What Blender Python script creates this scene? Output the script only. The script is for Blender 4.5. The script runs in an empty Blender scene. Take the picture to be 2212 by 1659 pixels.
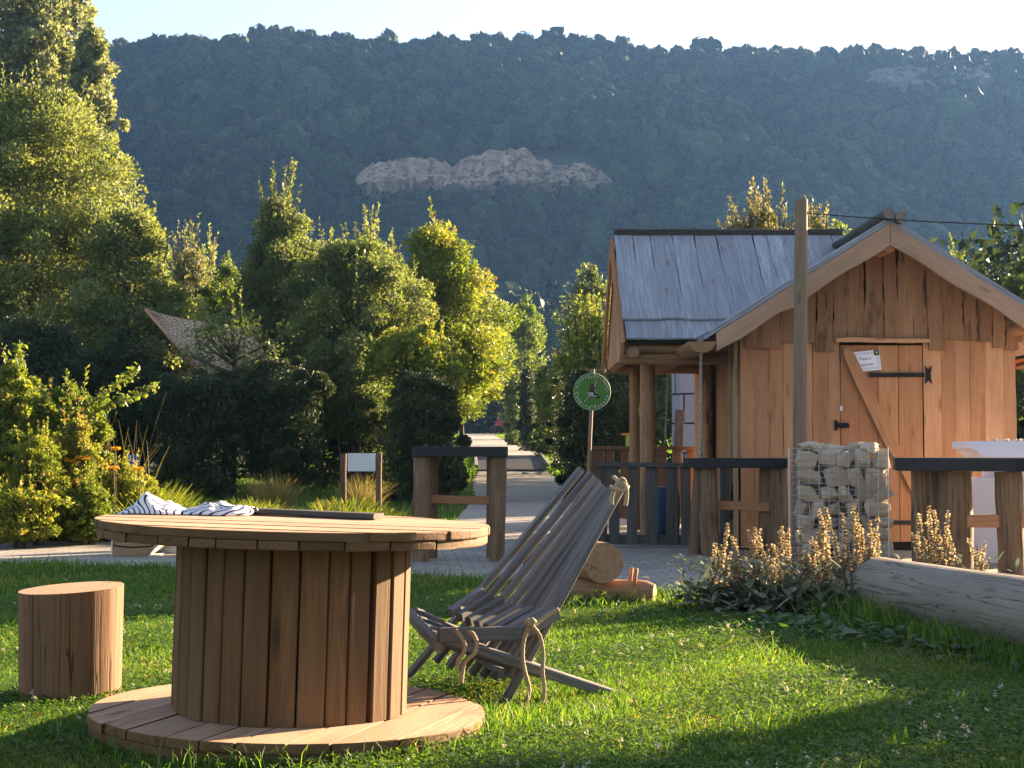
import bpy, math, random
import numpy as np
from mathutils import Vector, Matrix
R = math.radians
random.seed(7)
rng = np.random.default_rng(11)
SC = bpy.context.scene
COL = SC.collection

# ------------------------------------------------------------------ camera, sky, sun, exposure
H = 1.0                      # eye height (the photographer is seated)
F = 3400.0                   # focal length in units of a 2212 px wide picture
PITCH = math.atan(140.5 / F)
cam_d = bpy.data.cameras.new('camera')
cam = bpy.data.objects.new('camera', cam_d)
COL.objects.link(cam)
cam.location = (0, 0, H)
cam.rotation_euler = (R(90) + PITCH, 0, 0)
cam_d.sensor_width = 36
cam_d.lens = F / 2212 * 36
cam_d.clip_start = 0.05
cam_d.clip_end = 5000
SC.camera = cam
SUN_EL, SUN_AZ = R(14.6), R(50)     # azimuth clockwise from +Y
w = bpy.data.worlds.new('World'); SC.world = w; w.use_nodes = True
wn = w.node_tree.nodes; wl = w.node_tree.links
sky = wn.new('ShaderNodeTexSky'); sky.sky_type = 'NISHITA'; sky.sun_disc = False
sky.sun_elevation = SUN_EL; sky.sun_rotation = SUN_AZ
sky.air_density = 1.0; sky.dust_density = 1.6; sky.ozone_density = 2.5; sky.altitude = 300
hs = wn.new('ShaderNodeHueSaturation'); hs.inputs['Saturation'].default_value = .7; wl.new(sky.outputs[0], hs.inputs['Color']); wl.new(hs.outputs[0], wn['Background'].inputs['Color'])
wn['Background'].inputs['Strength'].default_value = 0.05
sd = bpy.data.lights.new('sun', 'SUN'); sd.energy = 5.0; sd.angle = R(0.55); sd.color = (1.0, 0.74, 0.46)
sun = bpy.data.objects.new('sun', sd); COL.objects.link(sun)
SUND = Vector((math.sin(SUN_AZ) * math.cos(SUN_EL), math.cos(SUN_AZ) * math.cos(SUN_EL), math.sin(SUN_EL)))
sun.rotation_euler = SUND.to_track_quat('Z', 'Y').to_euler()
SC.view_settings.view_transform = 'Standard'; SC.view_settings.look = 'None'
SC.view_settings.exposure = 2.8; SC.view_settings.gamma = 1.0
SC.cycles.use_denoising = True
SC.cycles.max_bounces = 8; SC.cycles.transparent_max_bounces = 8; SC.cycles.volume_bounces = 0

# ------------------------------------------------------------------ helpers
def ray(px, py):
    c, s = math.cos(PITCH), math.sin(PITCH)
    u, v = (px - 1106) / F, (829.5 - py) / F
    return Vector((u, c - s * v, s + c * v))
def W(px, py, Y):                       # the point at distance Y seen there
    d = ray(px, py); t = Y / d.y
    return Vector((d.x * t, Y, H + d.z * t))
def X(px, Y): return (px - 1106) * Y / F
def hz(y):                              # the height of the ground
    y = np.asarray(y, float)
    a = np.clip(y - 18, 0, 102) * 0.021
    b = np.clip(y - 120, 0, 100)
    return a + b * b * 0.0012
def gz(y): return float(hz(y))

def tag(o, label=None, cat=None, group=None, kind=None):
    if label: o['label'] = label
    if cat: o['category'] = cat
    if group: o['group'] = group
    if kind: o['kind'] = kind
    return o
def empty(name, loc, label, cat, group=None, rz=0):
    o = bpy.data.objects.new(name, None); COL.objects.link(o)
    o.location = loc; o.rotation_euler.z = rz; o.empty_display_size = 0.1
    return tag(o, label, cat, group)
def link(name, me, mats, parent=None, loc=None, smooth=False):
    o = bpy.data.objects.new(name, me); COL.objects.link(o)
    for m in (mats if isinstance(mats, (list, tuple)) else [mats]): me.materials.append(m)
    if parent is not None:
        o.parent = parent
    if loc is not None: o.location = loc
    return o

def wmat(o):
    m = Matrix.Translation(o.location) @ o.rotation_euler.to_matrix().to_4x4()
    return wmat(o.parent) @ m if o.parent is not None else m
class MB:
    """collects shapes of one mesh; gc = grain coordinates (across, across, along), tone = a value per piece"""
    def __init__(s): s.v = []; s.f = []; s.g = []; s.t = []; s.mi = []; s.sm = []
    def add(s, vs, fs, gs=None, tone=0.5, mi=0, sm=False):
        b = len(s.v); s.v += [tuple(v) for v in vs]
        s.g += [tuple(g) for g in (gs if gs is not None else vs)]
        s.t += [tone] * len(vs)
        for k, f in enumerate(fs):
            s.f.append([b + i for i in f]); s.mi.append(mi[k] if isinstance(mi, (list, tuple)) else mi); s.sm.append(sm)
    def plank(s, p0, p1, wd, w, t, seg=1, wob=0.0, ch=0.12, tone=None, w1=None, seed=None, mi=0, bow=0.0, twist=0):
        """a board from p0 to p1, width direction wd, width w, thickness t, chamfered"""
        rd = random.Random(seed if seed is not None else random.random())
        p0, p1 = Vector(p0), Vector(p1); ax = (p1 - p0); L = ax.length; ax.normalize()
        wd = Vector(wd); wd = (wd - ax * wd.dot(ax)).normalized(); td = ax.cross(wd)
        c = min(w, t) * ch; w1 = w if w1 is None else w1
        vs, gs = [], []; so = Vector((rd.random() * 40, rd.random() * 40, rd.random() * 40))
        el, er = 0.0, 0.0
        for i in range(seg + 1):
            u = i / seg; ww = w + (w1 - w) * u
            if wob and True:
                el = el * .55 + rd.gauss(0, wob); er = er * .55 + rd.gauss(0, wob)
            a, b = -ww / 2 + el, ww / 2 + er; h = t / 2
            o = p0 + ax * (L * u) + td * (bow * math.sin(math.pi * u))
            for (x, y) in ((a + c, -h), (b - c, -h), (b, -h + c), (b, h - c), (b - c, h), (a + c, h), (a, h - c), (a, -h + c)):
                vs.append(o + wd * x + td * y); gs.append((x + so.x, y + so.y, L * u + so.z))
        fs = []
        for i in range(seg):
            for k in range(8):
                k2 = (k + 1) % 8; fs.append([i * 8 + k, i * 8 + k2, i * 8 + 8 + k2, i * 8 + 8 + k])
        fs.append(list(range(7, -1, -1))); fs.append([seg * 8 + k for k in range(8)])
        s.add(vs, fs, gs, rd.random() if tone is None else tone, mi)
    def log(s, p0, p1, r0, r1=None, seg=8, sides=14, wob=0.03, tone=None, seed=None, cap=True, half=False, knots=0, up=(0, 0, 1), mi=0, capmi=1, roundend=0.0):
        rd = random.Random(seed if seed is not None else random.random())
        r1 = r0 if r1 is None else r1
        p0, p1 = Vector(p0), Vector(p1); ax = (p1 - p0); L = ax.length; ax.normalize()
        up = Vector(up)
        if abs(ax.dot(up)) > .95: up = Vector((1, 0, 0))
        e1 = ax.cross(up).normalized(); e2 = ax.cross(e1)
        ph = [rd.random() * 6.28 for _ in range(6)]; so = (rd.random() * 30, rd.random() * 30, rd.random() * 30)
        kn = [(rd.uniform(.1, .9), rd.uniform(0, 6.28), rd.uniform(.12, .28)) for _ in range(knots)]
        vs, gs = [], []; us = [i / seg for i in range(seg + 1)]
        for u in us:
            for k in range(sides):
                a = 2 * math.pi * k / sides
                r = (r0 + (r1 - r0) * u) * (1 + wob * (math.sin(2 * a + ph[0] + u * 2) + .7 * math.sin(3 * a + ph[1] - u * 3) + .8 * math.sin(u * 7 + ph[2]) + .4 * math.sin(u * 19 + ph[3] + a)))
                for (ku, ka, kr) in kn:
                    da = (a - ka + math.pi) % (2 * math.pi) - math.pi
                    dd = ((u - ku) * L / (r0 * .9)) ** 2 + (da * 1.5) ** 2
                    r += r0 * kr * math.exp(-dd * 2.2)
                if roundend:
                    q = min(u, 1 - u) * L / (r0 * roundend)
                    if q < 1: r *= .72 + .28 * math.sqrt(max(0, 1 - (1 - q) ** 2))
                vs.append(p0 + ax * (L * u) + e1 * (math.cos(a) * r) + e2 * (math.sin(a) * r))
                gs.append((math.cos(a) * r0 + so[0], math.sin(a) * r0 + so[1], L * u + so[2]))
        fs = []
        for i in range(seg):
            for k in range(sides):
                k2 = (k + 1) % sides; fs.append([i * sides + k, i * sides + k2, (i + 1) * sides + k2, (i + 1) * sides + k])
        t = rd.random() if tone is None else tone
        s.add(vs, fs, gs, t, mi, True)
        if cap:
            for (j, flip) in ((0, 1), (seg, 0)):
                ring = vs[j * sides:(j + 1) * sides]; c = sum((Vector(v) for v in ring), Vector()) / sides
                # rings: end grain coordinates are measured from the pith
                g = [(((Vector(v) - c).dot(e1)), (Vector(v) - c).dot(e2), so[2]) for v in ring]
                f = [[k, (k + 1) % sides, sides] if not flip else [(k + 1) % sides, k, sides] for k in range(sides)]
                s.add(ring + [c], f, g + [(0.0, 0.0, so[2])], t, capmi)
    def tube(s, pts, r, sides=6, tone=.5, r1=None, mi=0, sm=True, closed=False):
        pts = [Vector(p) for p in pts]; n = len(pts); vs, gs = [], []; L = 0
        prev = None
        for i, p in enumerate(pts):
            a = pts[min(i + 1, n - 1)] - pts[max(i - 1, 0)]
            if a.length < 1e-9: a = Vector((0, 0, 1))
            a.normalize()
            if prev is None:
                up = Vector((0, 0, 1)) if abs(a.z) < .9 else Vector((1, 0, 0)); e1 = a.cross(up).normalized()
            else:
                e1 = (prev - a * prev.dot(a)).normalized()
            prev = e1; e2 = a.cross(e1)
            rr = r if r1 is None else r + (r1 - r) * i / (n - 1)
            if isinstance(r, (list, tuple)): rr = r[i]
            if i: L += (p - pts[i - 1]).length
            for k in range(sides):
                q = 2 * math.pi * k / sides
                vs.append(p + e1 * math.cos(q) * rr + e2 * math.sin(q) * rr); gs.append((math.cos(q) * rr, math.sin(q) * rr, L))
        fs = [[i * sides + k, i * sides + (k + 1) % sides, (i + 1) * sides + (k + 1) % sides, (i + 1) * sides + k] for i in range(n - 1) for k in range(sides)]
        fs.append(list(range(sides - 1, -1, -1))); fs.append([(n - 1) * sides + k for k in range(sides)])
        s.add(vs, fs, gs, tone, mi, sm)
    def box(s, c, sz, rz=0, tone=.5, mi=0, gax=2):
        c = Vector(c); m = Matrix.Rotation(rz, 3, 'Z'); hx, hy, hz_ = sz[0] / 2, sz[1] / 2, sz[2] / 2
        vs, gs = [], []
        for x in (-hx, hx):
            for y in (-hy, hy):
                for z in (-hz_, hz_):
                    vs.append(c + m @ Vector((x, y, z))); g = [x, y, z]; g[gax], g[2] = g[2], g[gax]; gs.append((g[0] + c.x, g[1] + c.y, g[2] + c.z))
        s.add(vs, [[0, 1, 3, 2], [4, 6, 7, 5], [0, 4, 5, 1], [2, 3, 7, 6], [0, 2, 6, 4], [1, 5, 7, 3]], gs, tone, mi)
    def prism(s, poly, ax, t, tone=.5, mi=0, gfn=None, caps=True):
        """poly: list of 3d points in a plane, extruded by vector ax*t"""
        poly = [Vector(p) for p in poly]; ax = Vector(ax).normalized(); n = len(poly)
        vs = poly + [p + ax * t for p in poly]
        fs = [[i, (i + 1) % n, n + (i + 1) % n, n + i] for i in range(n)]
        if caps: fs += [list(range(n - 1, -1, -1)), [n + i for i in range(n)]]
        s.add(vs, fs, [gfn(v) for v in vs] if gfn else None, tone, mi)
    def build(s, name, mats, parent=None, origin=None, bevel=0):
        me = bpy.data.meshes.new(name)
        vs = s.v
        if origin is not None: vs = [(v[0] - origin[0], v[1] - origin[1], v[2] - origin[2]) for v in vs]
        elif parent is not None:
            inv = wmat(parent).inverted(); vs = [tuple(inv @ Vector(v)) for v in vs]
        me.from_pydata(vs, [], s.f)
        ga = me.attributes.new('gc', 'FLOAT_VECTOR', 'POINT'); ga.data.foreach_set('vector', np.array(s.g, np.float32).ravel())
        ta = me.attributes.new('tone', 'FLOAT', 'POINT'); ta.data.foreach_set('value', np.array(s.t, np.float32))
        me.polygons.foreach_set('material_index', s.mi); me.polygons.foreach_set('use_smooth', s.sm)
        me.update()
        o = link(name, me, mats, parent, origin)
        if bevel:
            b = o.modifiers.new('bevel', 'BEVEL'); b.width = bevel; b.segments = 2; b.limit_method = 'ANGLE'
        return o

def quads_mesh(name, V, tone, mat, parent=None, k=4, smooth=False, origin=None, extra=None):
    """V: (n,k,3) array of separate faces"""
    V = np.asarray(V, np.float32); n = V.shape[0]
    if origin is not None: V = V - np.array(origin, np.float32)
    elif parent is not None:
        iv = np.array(wmat(parent).inverted(), np.float32); V = V @ iv[:3, :3].T + iv[:3, 3]
    me = bpy.data.meshes.new(name)
    me.vertices.add(n * k); me.vertices.foreach_set('co', V.reshape(-1))
    me.loops.add(n * k); me.loops.foreach_set('vertex_index', np.arange(n * k, dtype=np.int32))
    me.polygons.add(n); me.polygons.foreach_set('loop_start', np.arange(0, n * k, k, dtype=np.int32))
    me.polygons.foreach_set('loop_total', np.full(n, k, np.int32))
    me.update(calc_edges=True)
    ta = me.attributes.new('tone', 'FLOAT', 'POINT'); ta.data.foreach_set('value', np.repeat(np.asarray(tone, np.float32), k))
    if extra is not None:
        ta = me.attributes.new('hue', 'FLOAT', 'POINT'); ta.data.foreach_set('value', np.repeat(np.asarray(extra, np.float32), k))
    return link(name, me, mat, parent, origin)

def unit(n, r=rng):
    d = r.normal(size=(n, 3)); return d / np.linalg.norm(d, axis=1, keepdims=True)
def leaf_quads(P, D, size, asp=.55, r=rng, vary=.35):
    """rhombic leaves at P whose long axis is D"""
    n = len(P); D = D / (np.linalg.norm(D, axis=1, keepdims=True) + 1e-9)
    q = unit(n, r); B = np.cross(D, q); B /= (np.linalg.norm(B, axis=1, keepdims=True) + 1e-9)
    N = np.cross(D, B)
    L = (size * (1 + vary * r.normal(size=n)).clip(.4, 2))[:, None]
    a = P - D * L * .5; c = P + D * L * .5 - N * L * .12
    m = P + N * L * .06
    return np.stack([a, m + B * L * asp * .5, c, m - B * L * asp * .5], 1)

# ------------------------------------------------------------------ materials
class NT:
    def __init__(s, name):
        s.m = bpy.data.materials.new(name); s.m.use_nodes = True; s.t = s.m.node_tree; s.t.nodes.clear()
        s.out = s.t.nodes.new('ShaderNodeOutputMaterial')
    def n(s, typ, ins=None, **pr):
        nd = s.t.nodes.new(typ)
        for k, v in pr.items(): setattr(nd, k, v)
        for k, v in (ins or {}).items():
            if hasattr(v, 'is_output') or isinstance(v, bpy.types.NodeSocket): s.t.links.new(v, nd.inputs[k])
            elif v is not None: nd.inputs[k].default_value = v
        return nd
    def attr(s, name): return s.n('ShaderNodeAttribute', attribute_name=name)
    def math(s, op, a, b=0.0, c=False):
        return s.n('ShaderNodeMath', {0: a, 1: b}, operation=op, use_clamp=c).outputs[0]
    def mix(s, f, a, b, bt='MIX'):
        nd = s.n('ShaderNodeMix', data_type='RGBA', blend_type=bt)
        for k, v in ((0, f), (6, a), (7, b)):
            if isinstance(v, bpy.types.NodeSocket): s.t.links.new(v, nd.inputs[k])
            else: nd.inputs[k].default_value = v if k == 0 else (tuple(v) + (1,))[:4]
        return nd.outputs[2]
    def ramp(s, f, stops, interp='LINEAR'):
        nd = s.n('ShaderNodeValToRGB', {0: f}); cr = nd.color_ramp; cr.interpolation = interp
        while len(cr.elements) < len(stops): cr.elements.new(.5)
        for e, (p, c) in zip(cr.elements, stops): e.position = p; e.color = (tuple(c) + (1,))[:4] if isinstance(c, (tuple, list)) else (c, c, c, 1)
        return nd.outputs[0]
    def map(s, v, sc=(1, 1, 1), loc=(0, 0, 0)):
        return s.n('ShaderNodeMapping', {'Vector': v, 'Scale': sc, 'Location': loc}).outputs[0]
    def noise(s, v, sc=5, det=4, ro=.55, dist=0):
        return s.n('ShaderNodeTexNoise', {'Vector': v, 'Scale': sc, 'Detail': det, 'Roughness': ro, 'Distortion': dist}).outputs[0]
    def done(s, col, rough=.7, h=None, bd=.01, bs=.6, spec=.3, metal=0.0, extra=None):
        p = s.n('ShaderNodeBsdfPrincipled', {'Roughness': rough, 'Specular IOR Level': spec, 'Metallic': metal})
        if isinstance(col, bpy.types.NodeSocket): s.t.links.new(col, p.inputs['Base Color'])
        else: p.inputs['Base Color'].default_value = (tuple(col) + (1,))[:4]
        if h is not None:
            b = s.n('ShaderNodeBump', {'Height': h, 'Distance': bd, 'Strength': bs}); s.t.links.new(b.outputs[0], p.inputs['Normal'])
        s.t.links.new(p.outputs[0], s.out.inputs[0]); return s.m

def wood(name, a, b, dark, var=.35, stain=.0, gs=1.0, rough=.75, knots=.5, grey=None, crack=.0, bark=0.0, bump=.004):
    """a/b = the two tones between boards, dark = grain / knots"""
    t = NT(name); gc = t.attr('gc').outputs['Vector']; tone = t.attr('tone').outputs['Fac']
    base = t.mix(tone, a, b)
    warp = t.noise(t.map(gc, (6, 6, 1.2)), 1.0, 2)
    w2 = t.n('ShaderNodeVectorMath', {0: gc, 1: t.n('ShaderNodeVectorMath', {0: t.n('ShaderNodeCombineXYZ', {0: warp, 1: warp}).outputs[0], 3: .05}, operation='SCALE').outputs[0]}, operation='ADD').outputs[0]
    g1 = t.noise(t.map(w2, (60 * gs, 60 * gs, 2.2)), 1.0, 4, .6)
    g2 = t.noise(t.map(w2, (170 * gs, 170 * gs, 6)), 1.0, 3, .6)
    big = t.noise(t.map(gc, (5, 5, 1.0)), 1.0, 3)
    f = t.ramp(g1, [(.35, 0.0), (.72, 1.0)])
    col = t.mix(t.math('MULTIPLY', f, var), base, dark)
    col = t.mix(t.math('MULTIPLY', t.ramp(g2, [(.4, 0.0), (.75, 1.0)]), var * .6), col, dark)
    col = t.mix(t.math('MULTIPLY', t.ramp(big, [(.4, 0.0), (.65, 1.0)]), .6), col, [c * .6 for c in base_avg(a, b)])
    vo = t.n('ShaderNodeTexVoronoi', {'Vector': t.map(w2, (7, 7, 1.6)), 'Scale': 1.0}, feature='F1')
    kn = t.ramp(vo.outputs['Distance'], [(.05, 1.0), (.16, 0.0)])
    col = t.mix(t.math('MULTIPLY', kn, knots), col, dark)
    if stain:
        st = t.noise(t.map(gc, (9, 9, 1.6), (3, 1, 8)), 1.0, 5, .7)
        stt = t.math('MULTIPLY', t.ramp(st, [(.52, 0.0), (.64, 1.0)]), t.ramp(tone, [(.35, .15), (.75, 1.0)]))
        col = t.mix(t.math('MULTIPLY', stt, stain), col, [c * .22 for c in dark])
    if grey is not None:
        gg = t.noise(t.map(gc, (4, 4, 1.1), (9, 2, 1)), 1.0, 4, .6)
        col = t.mix(t.ramp(gg, [(.4, 0.0), (.65, 1.0)]), col, grey)
    h = g1
    if crack:
        ck = t.noise(t.map(gc, (26, 26, .8), (2, 7, 4)), 1.0, 2, .5, .4)
        cf = t.ramp(ck, [(.485, 0.0), (.5, 1.0), (.515, 0.0)])
        col = t.mix(t.math('MULTIPLY', cf, crack), col, [c * .25 for c in dark])
        h = t.math('SUBTRACT', g1, cf)
    return t.done(col, rough, h, bump, .7, .25)
def base_avg(a, b): return [(x + y) / 2 for x, y in zip(a, b)]
def endgrain(name, a, dark):
    t = NT(name); gc = t.attr('gc').outputs['Vector']
    nz = t.noise(t.map(gc, (9, 9, 1)), 1.0, 3)
    v = t.n('ShaderNodeVectorMath', {0: t.n('ShaderNodeVectorMath', {0: gc, 1: (1, 1, 0)}, operation='MULTIPLY').outputs[0]}, operation='LENGTH').outputs['Value']
    v = t.math('ADD', v, t.math('MULTIPLY', nz, .03))
    ring = t.math('SINE', t.math('MULTIPLY', v, 420.0))
    nv = t.noise(t.map(gc, (30, 30, 1)), 1.0, 4)
    col = t.mix(t.math('MULTIPLY', t.ramp(ring, [(0.0, 0.0), (1.0, 1.0)]), .35), a, dark)
    col = t.mix(t.ramp(nv, [(.4, 0.0), (.8, .7)]), col, dark)
    ck = t.ramp(t.noise(t.map(gc, (14, 14, 1), (5, 5, 5)), 1.0, 1, .4, 1.0), [(.49, 0.0), (.5, 1.0), (.51, 0.0)])
    col = t.mix(t.math('MULTIPLY', ck, .8), col, [c * .3 for c in dark])
    return t.done(col, .8, nv, .003, .5, .2)
def flat(name, c, rough=.6, var=.12, sc=20, spec=.3, metal=0.0, bump=0):
    t = NT(name); ob = t.n('ShaderNodeTexCoord').outputs['Object']; nz = t.noise(ob, sc, 4)
    col = t.mix(t.ramp(nz, [(.3, 0.0), (.7, 1.0)]), [x * (1 - var) for x in c], [min(1, x * (1 + var)) for x in c])
    return t.done(col, rough, nz if bump else None, bump or .01, .5, spec, metal)
def leafmat(name, stops, trans=.42, gloss=.35, huestops=None, tint=(1.25, 1.28, .55)):
    t = NT(name); tone = t.attr('tone').outputs['Fac']; col = t.ramp(tone, stops)
    if huestops:
        hu = t.attr('hue').outputs['Fac']
        col = t.mix(t.ramp(hu, [(.0, 0.0), (1.0, 1.0)]), col, huestops)
    p = t.n('ShaderNodeBsdfPrincipled', {'Base Color': col, 'Roughness': .55, 'Specular IOR Level': gloss})
    tc = t.mix(1.0, col, tint, 'MULTIPLY')
    tr = t.n('ShaderNodeBsdfTranslucent', {'Color': tc})
    mx = t.n('ShaderNodeMixShader', {0: trans, 1: p.outputs[0], 2: tr.outputs[0]})
    t.t.links.new(mx.outputs[0], t.out.inputs[0]); return t.m
M = {}
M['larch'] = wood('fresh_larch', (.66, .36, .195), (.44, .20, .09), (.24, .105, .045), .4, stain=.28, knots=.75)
M['larch_red'] = wood('red_larch', (.44, .19, .085), (.54, .27, .125), (.19, .07, .03), .45, stain=.0, knots=.5)
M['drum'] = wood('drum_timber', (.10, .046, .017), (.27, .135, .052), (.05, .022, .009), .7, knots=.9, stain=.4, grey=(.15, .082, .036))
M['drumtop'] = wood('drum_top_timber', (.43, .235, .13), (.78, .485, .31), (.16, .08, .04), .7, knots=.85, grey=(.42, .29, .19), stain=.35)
M['grey'] = wood('weathered_timber', (.15, .14, .14), (.27, .255, .25), (.045, .04, .038), .6, knots=.5, crack=.5)
M['rail'] = wood('aged_fence_timber', (.085, .075, .068), (.14, .12, .105), (.03, .025, .02), .6, knots=.4, crack=.4)
M['brownrail'] = wood('brown_fence_timber', (.13, .08, .05), (.2, .125, .08), (.05, .03, .02), .5, knots=.4)
M['shingle'] = wood('silver_shingle', (.34, .355, .41), (.50, .52, .58), (.16, .14, .14), .6, knots=.75, gs=.6, crack=.15, bump=.008)
M['log'] = wood('peeled_log', (.36, .19, .09), (.44, .245, .125), (.12, .055, .025), .5, knots=.9, stain=.35, crack=.3)
M['logbark'] = wood('rough_log', (.24, .15, .085), (.34, .2, .11), (.06, .035, .02), .7, knots=.9, stain=.55, crack=.5, bump=.012)
M['greylog'] = wood('grey_log', (.29, .245, .205), (.34, .29, .245), (.11, .085, .065), .4, knots=.6, crack=.9, bump=.006)
M['pole'] = wood('grey_pole', (.27, .19, .125), (.31, .225, .15), (.1, .07, .045), .5, knots=.6, crack=.3)
M['stump'] = wood('stool_timber', (.19, .095, .045), (.27, .14, .068), (.1, .05, .028), .4, knots=.6, stain=.4, crack=.95)
M['end'] = endgrain('end_grain', (.42, .25, .14), (.2, .1, .05))
M['endgrey'] = endgrain('grey_end_grain', (.22, .19, .17), (.09, .07, .06))
M['black'] = flat('black_board', (.012, .013, .016), .45, .2)
M['iron'] = flat('black_iron', (.012, .012, .013), .5, .2, metal=.3)
M['dark'] = flat('dark_inside', (.012, .01, .009), .9)
M['wire'] = flat('galvanised_wire', (.42, .42, .41), .4, .1, metal=.6)
M['rope'] = flat('hemp_rope', (.34, .27, .17), .9, .3, 260, bump=.004)
M['white'] = flat('white_board', (.72, .70, .78), .4, .03, 3)
M['panel'] = flat('white_panel', (.62, .65, .70), .4, .04, 3)
M['paper'] = flat('white_paper', (.75, .74, .80), .6, .02)
M['ink'] = flat('blue_ink', (.08, .08, .22), .7, .05)
M['inkblack'] = flat('black_ink', (.02, .02, .03), .7, .05)
M['mark_white'] = flat('white_marking', (.62, .68, .6), .6, .03)
M['green'] = flat('green_sign_paint', (.075, .22, .04), .5, .06, 6)
M['blue'] = flat('blue_sign_paint', (.03, .08, .26), .5, .06)
M['barrel'] = flat('blue_plastic', (.02, .045, .09), .4, .06)
M['rock'] = None
# ------------------------------------------------------------------ ground, paving, path, hill
def sheet(name, xs, ys, zf, mat, kind='structure', smooth=True):
    xs = np.asarray(xs, float); ys = np.asarray(ys, float)
    XX, YY = np.meshgrid(xs, ys); ZZ = zf(XX, YY); nx, ny = len(xs), len(ys)
    V = np.stack([XX, YY, ZZ], -1).reshape(-1, 3)
    i = np.arange(nx * ny).reshape(ny, nx)
    Q = np.stack([i[:-1, :-1], i[:-1, 1:], i[1:, 1:], i[1:, :-1]], -1).reshape(-1, 4)
    me = bpy.data.meshes.new(name); me.from_pydata(V.tolist(), [], Q.tolist())
    if smooth: me.polygons.foreach_set('use_smooth', [True] * len(Q))
    o = link(name, me, mat); o['kind'] = kind
    return o
t = NT('lawn_soil'); ob = t.n('ShaderNodeTexCoord').outputs['Object']
n1 = t.noise(ob, 1.3, 5); n2 = t.noise(ob, 30, 4)
c = t.mix(t.ramp(n1, [(.35, 0.0), (.65, 1.0)]), (.035, .07, .015), (.055, .08, .02))
c = t.mix(t.ramp(n2, [(.4, 0.0), (.75, .8)]), c, (.06, .05, .025))
M['soil'] = t.done(c, .95, n2, .02, .6, .1)
def gravel():
    t = NT('gravel'); ob = t.n('ShaderNodeTexCoord').outputs['Object']
    n1 = t.noise(ob, .8, 4); n2 = t.noise(ob, 55, 4, .7)
    vo = t.n('ShaderNodeTexVoronoi', {'Vector': ob, 'Scale': 38.0}).outputs['Color']
    c = t.mix(t.ramp(n2, [(.3, 0.0), (.7, 1.0)]), (.27, .25, .22), (.43, .40, .36))
    c = t.mix(t.ramp(n1, [(.4, 0.0), (.7, .5)]), c, (.22, .2, .17))
    return t.done(c, .95, n2, .02, .6, .1)
M['gravel'] = gravel()
def paving():
    t = NT('paving_blocks'); ob = t.n('ShaderNodeTexCoord').outputs['Object']
    v = t.n('ShaderNodeMapping', {'Vector': ob, 'Rotation': (0, 0, R(-4))}).outputs[0]
    b = t.n('ShaderNodeTexBrick', {'Vector': v, 'Color1': (.31, .275, .24, 1), 'Color2': (.40, .36, .31, 1), 'Mortar': (.075, .07, .06, 1), 'Scale': 1.0, 'Mortar Size': .006, 'Brick Width': .2, 'Row Height': .15, 'Mortar Smooth': .3})
    n1 = t.noise(ob, 2.0, 5); n2 = t.noise(ob, 70, 3)
    c = t.mix(t.ramp(n1, [(.35, 0.0), (.7, .6)]), b.outputs[0], (.2, .19, .17))
    c = t.mix(t.ramp(n2, [(.45, 0.0), (.8, .5)]), c, (.16, .15, .14))
    h = t.math('SUBTRACT', t.math('MULTIPLY', n2, .3), b.outputs['Fac'])
    return t.done(c, .85, h, .006, .7, .2)
M['paving'] = paving()
t = NT('hillside_soil'); ob = t.n('ShaderNodeTexCoord').outputs['Object']
c = t.mix(t.ramp(t.noise(ob, .05, 5), [(.35, 0.0), (.65, 1.0)]), (.03, .05, .02), (.05, .06, .03))
M['hill'] = t.done(c, .95)

xs = np.unique(np.concatenate([np.arange(-12, 12.01, .5), np.linspace(-60, 60, 31), np.linspace(-235, 235, 48)]))
ys = np.unique(np.concatenate([np.arange(-4, 22, .5), np.arange(22, 60, 1.5), np.arange(60, 226, 5)]))
sheet('ground', xs, ys, lambda x, y: hz(y), M['soil'])

# paved terrace, its front edge runs from the left to behind the plants on the right
EDGE = [(-9, 15.3), (-4.42, 13.7), (-.8, 12.36), (.3, 11.6), (1.25, 10.75), (2.2, 10.3), (4, 10.2), (9, 9.6)]
def edgeY(x): return np.interp(x, [e[0] for e in EDGE], [e[1] for e in EDGE])
mb = MB()
top = [(e[0], e[1] + random.uniform(-.03, .03)) for e in EDGE]
def strip(name, front, back, mat, z, kind='structure'):
    """front/back: functions of x"""
    xs_ = np.arange(-9, 9.01, .25); V = []; Fc = []
    for x in xs_:
        for u in np.linspace(0, 1, 13):
            y = front(x) + (back(x) - front(x)) * u; V.append((x, y, gz(y) + z))
    n = 13
    for i in range(len(xs_) - 1):
        for j in range(n - 1): a = i * n + j; Fc.append((a, a + n, a + n + 1, a + 1))
    me = bpy.data.meshes.new(name); me.from_pydata(V, [], Fc); o = link(name, me, mat); o['kind'] = kind; return o
def backY(x): return np.interp(x, [-9, -5, -3, -1.3, -.6, .2, 1, 9], [18.3, 17.1, 16.8, 17.6, 19.4, 20, 20, 20])
strip('paving', lambda x: edgeY(x), lambda x: backY(x), M['paving'], .006)
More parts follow.
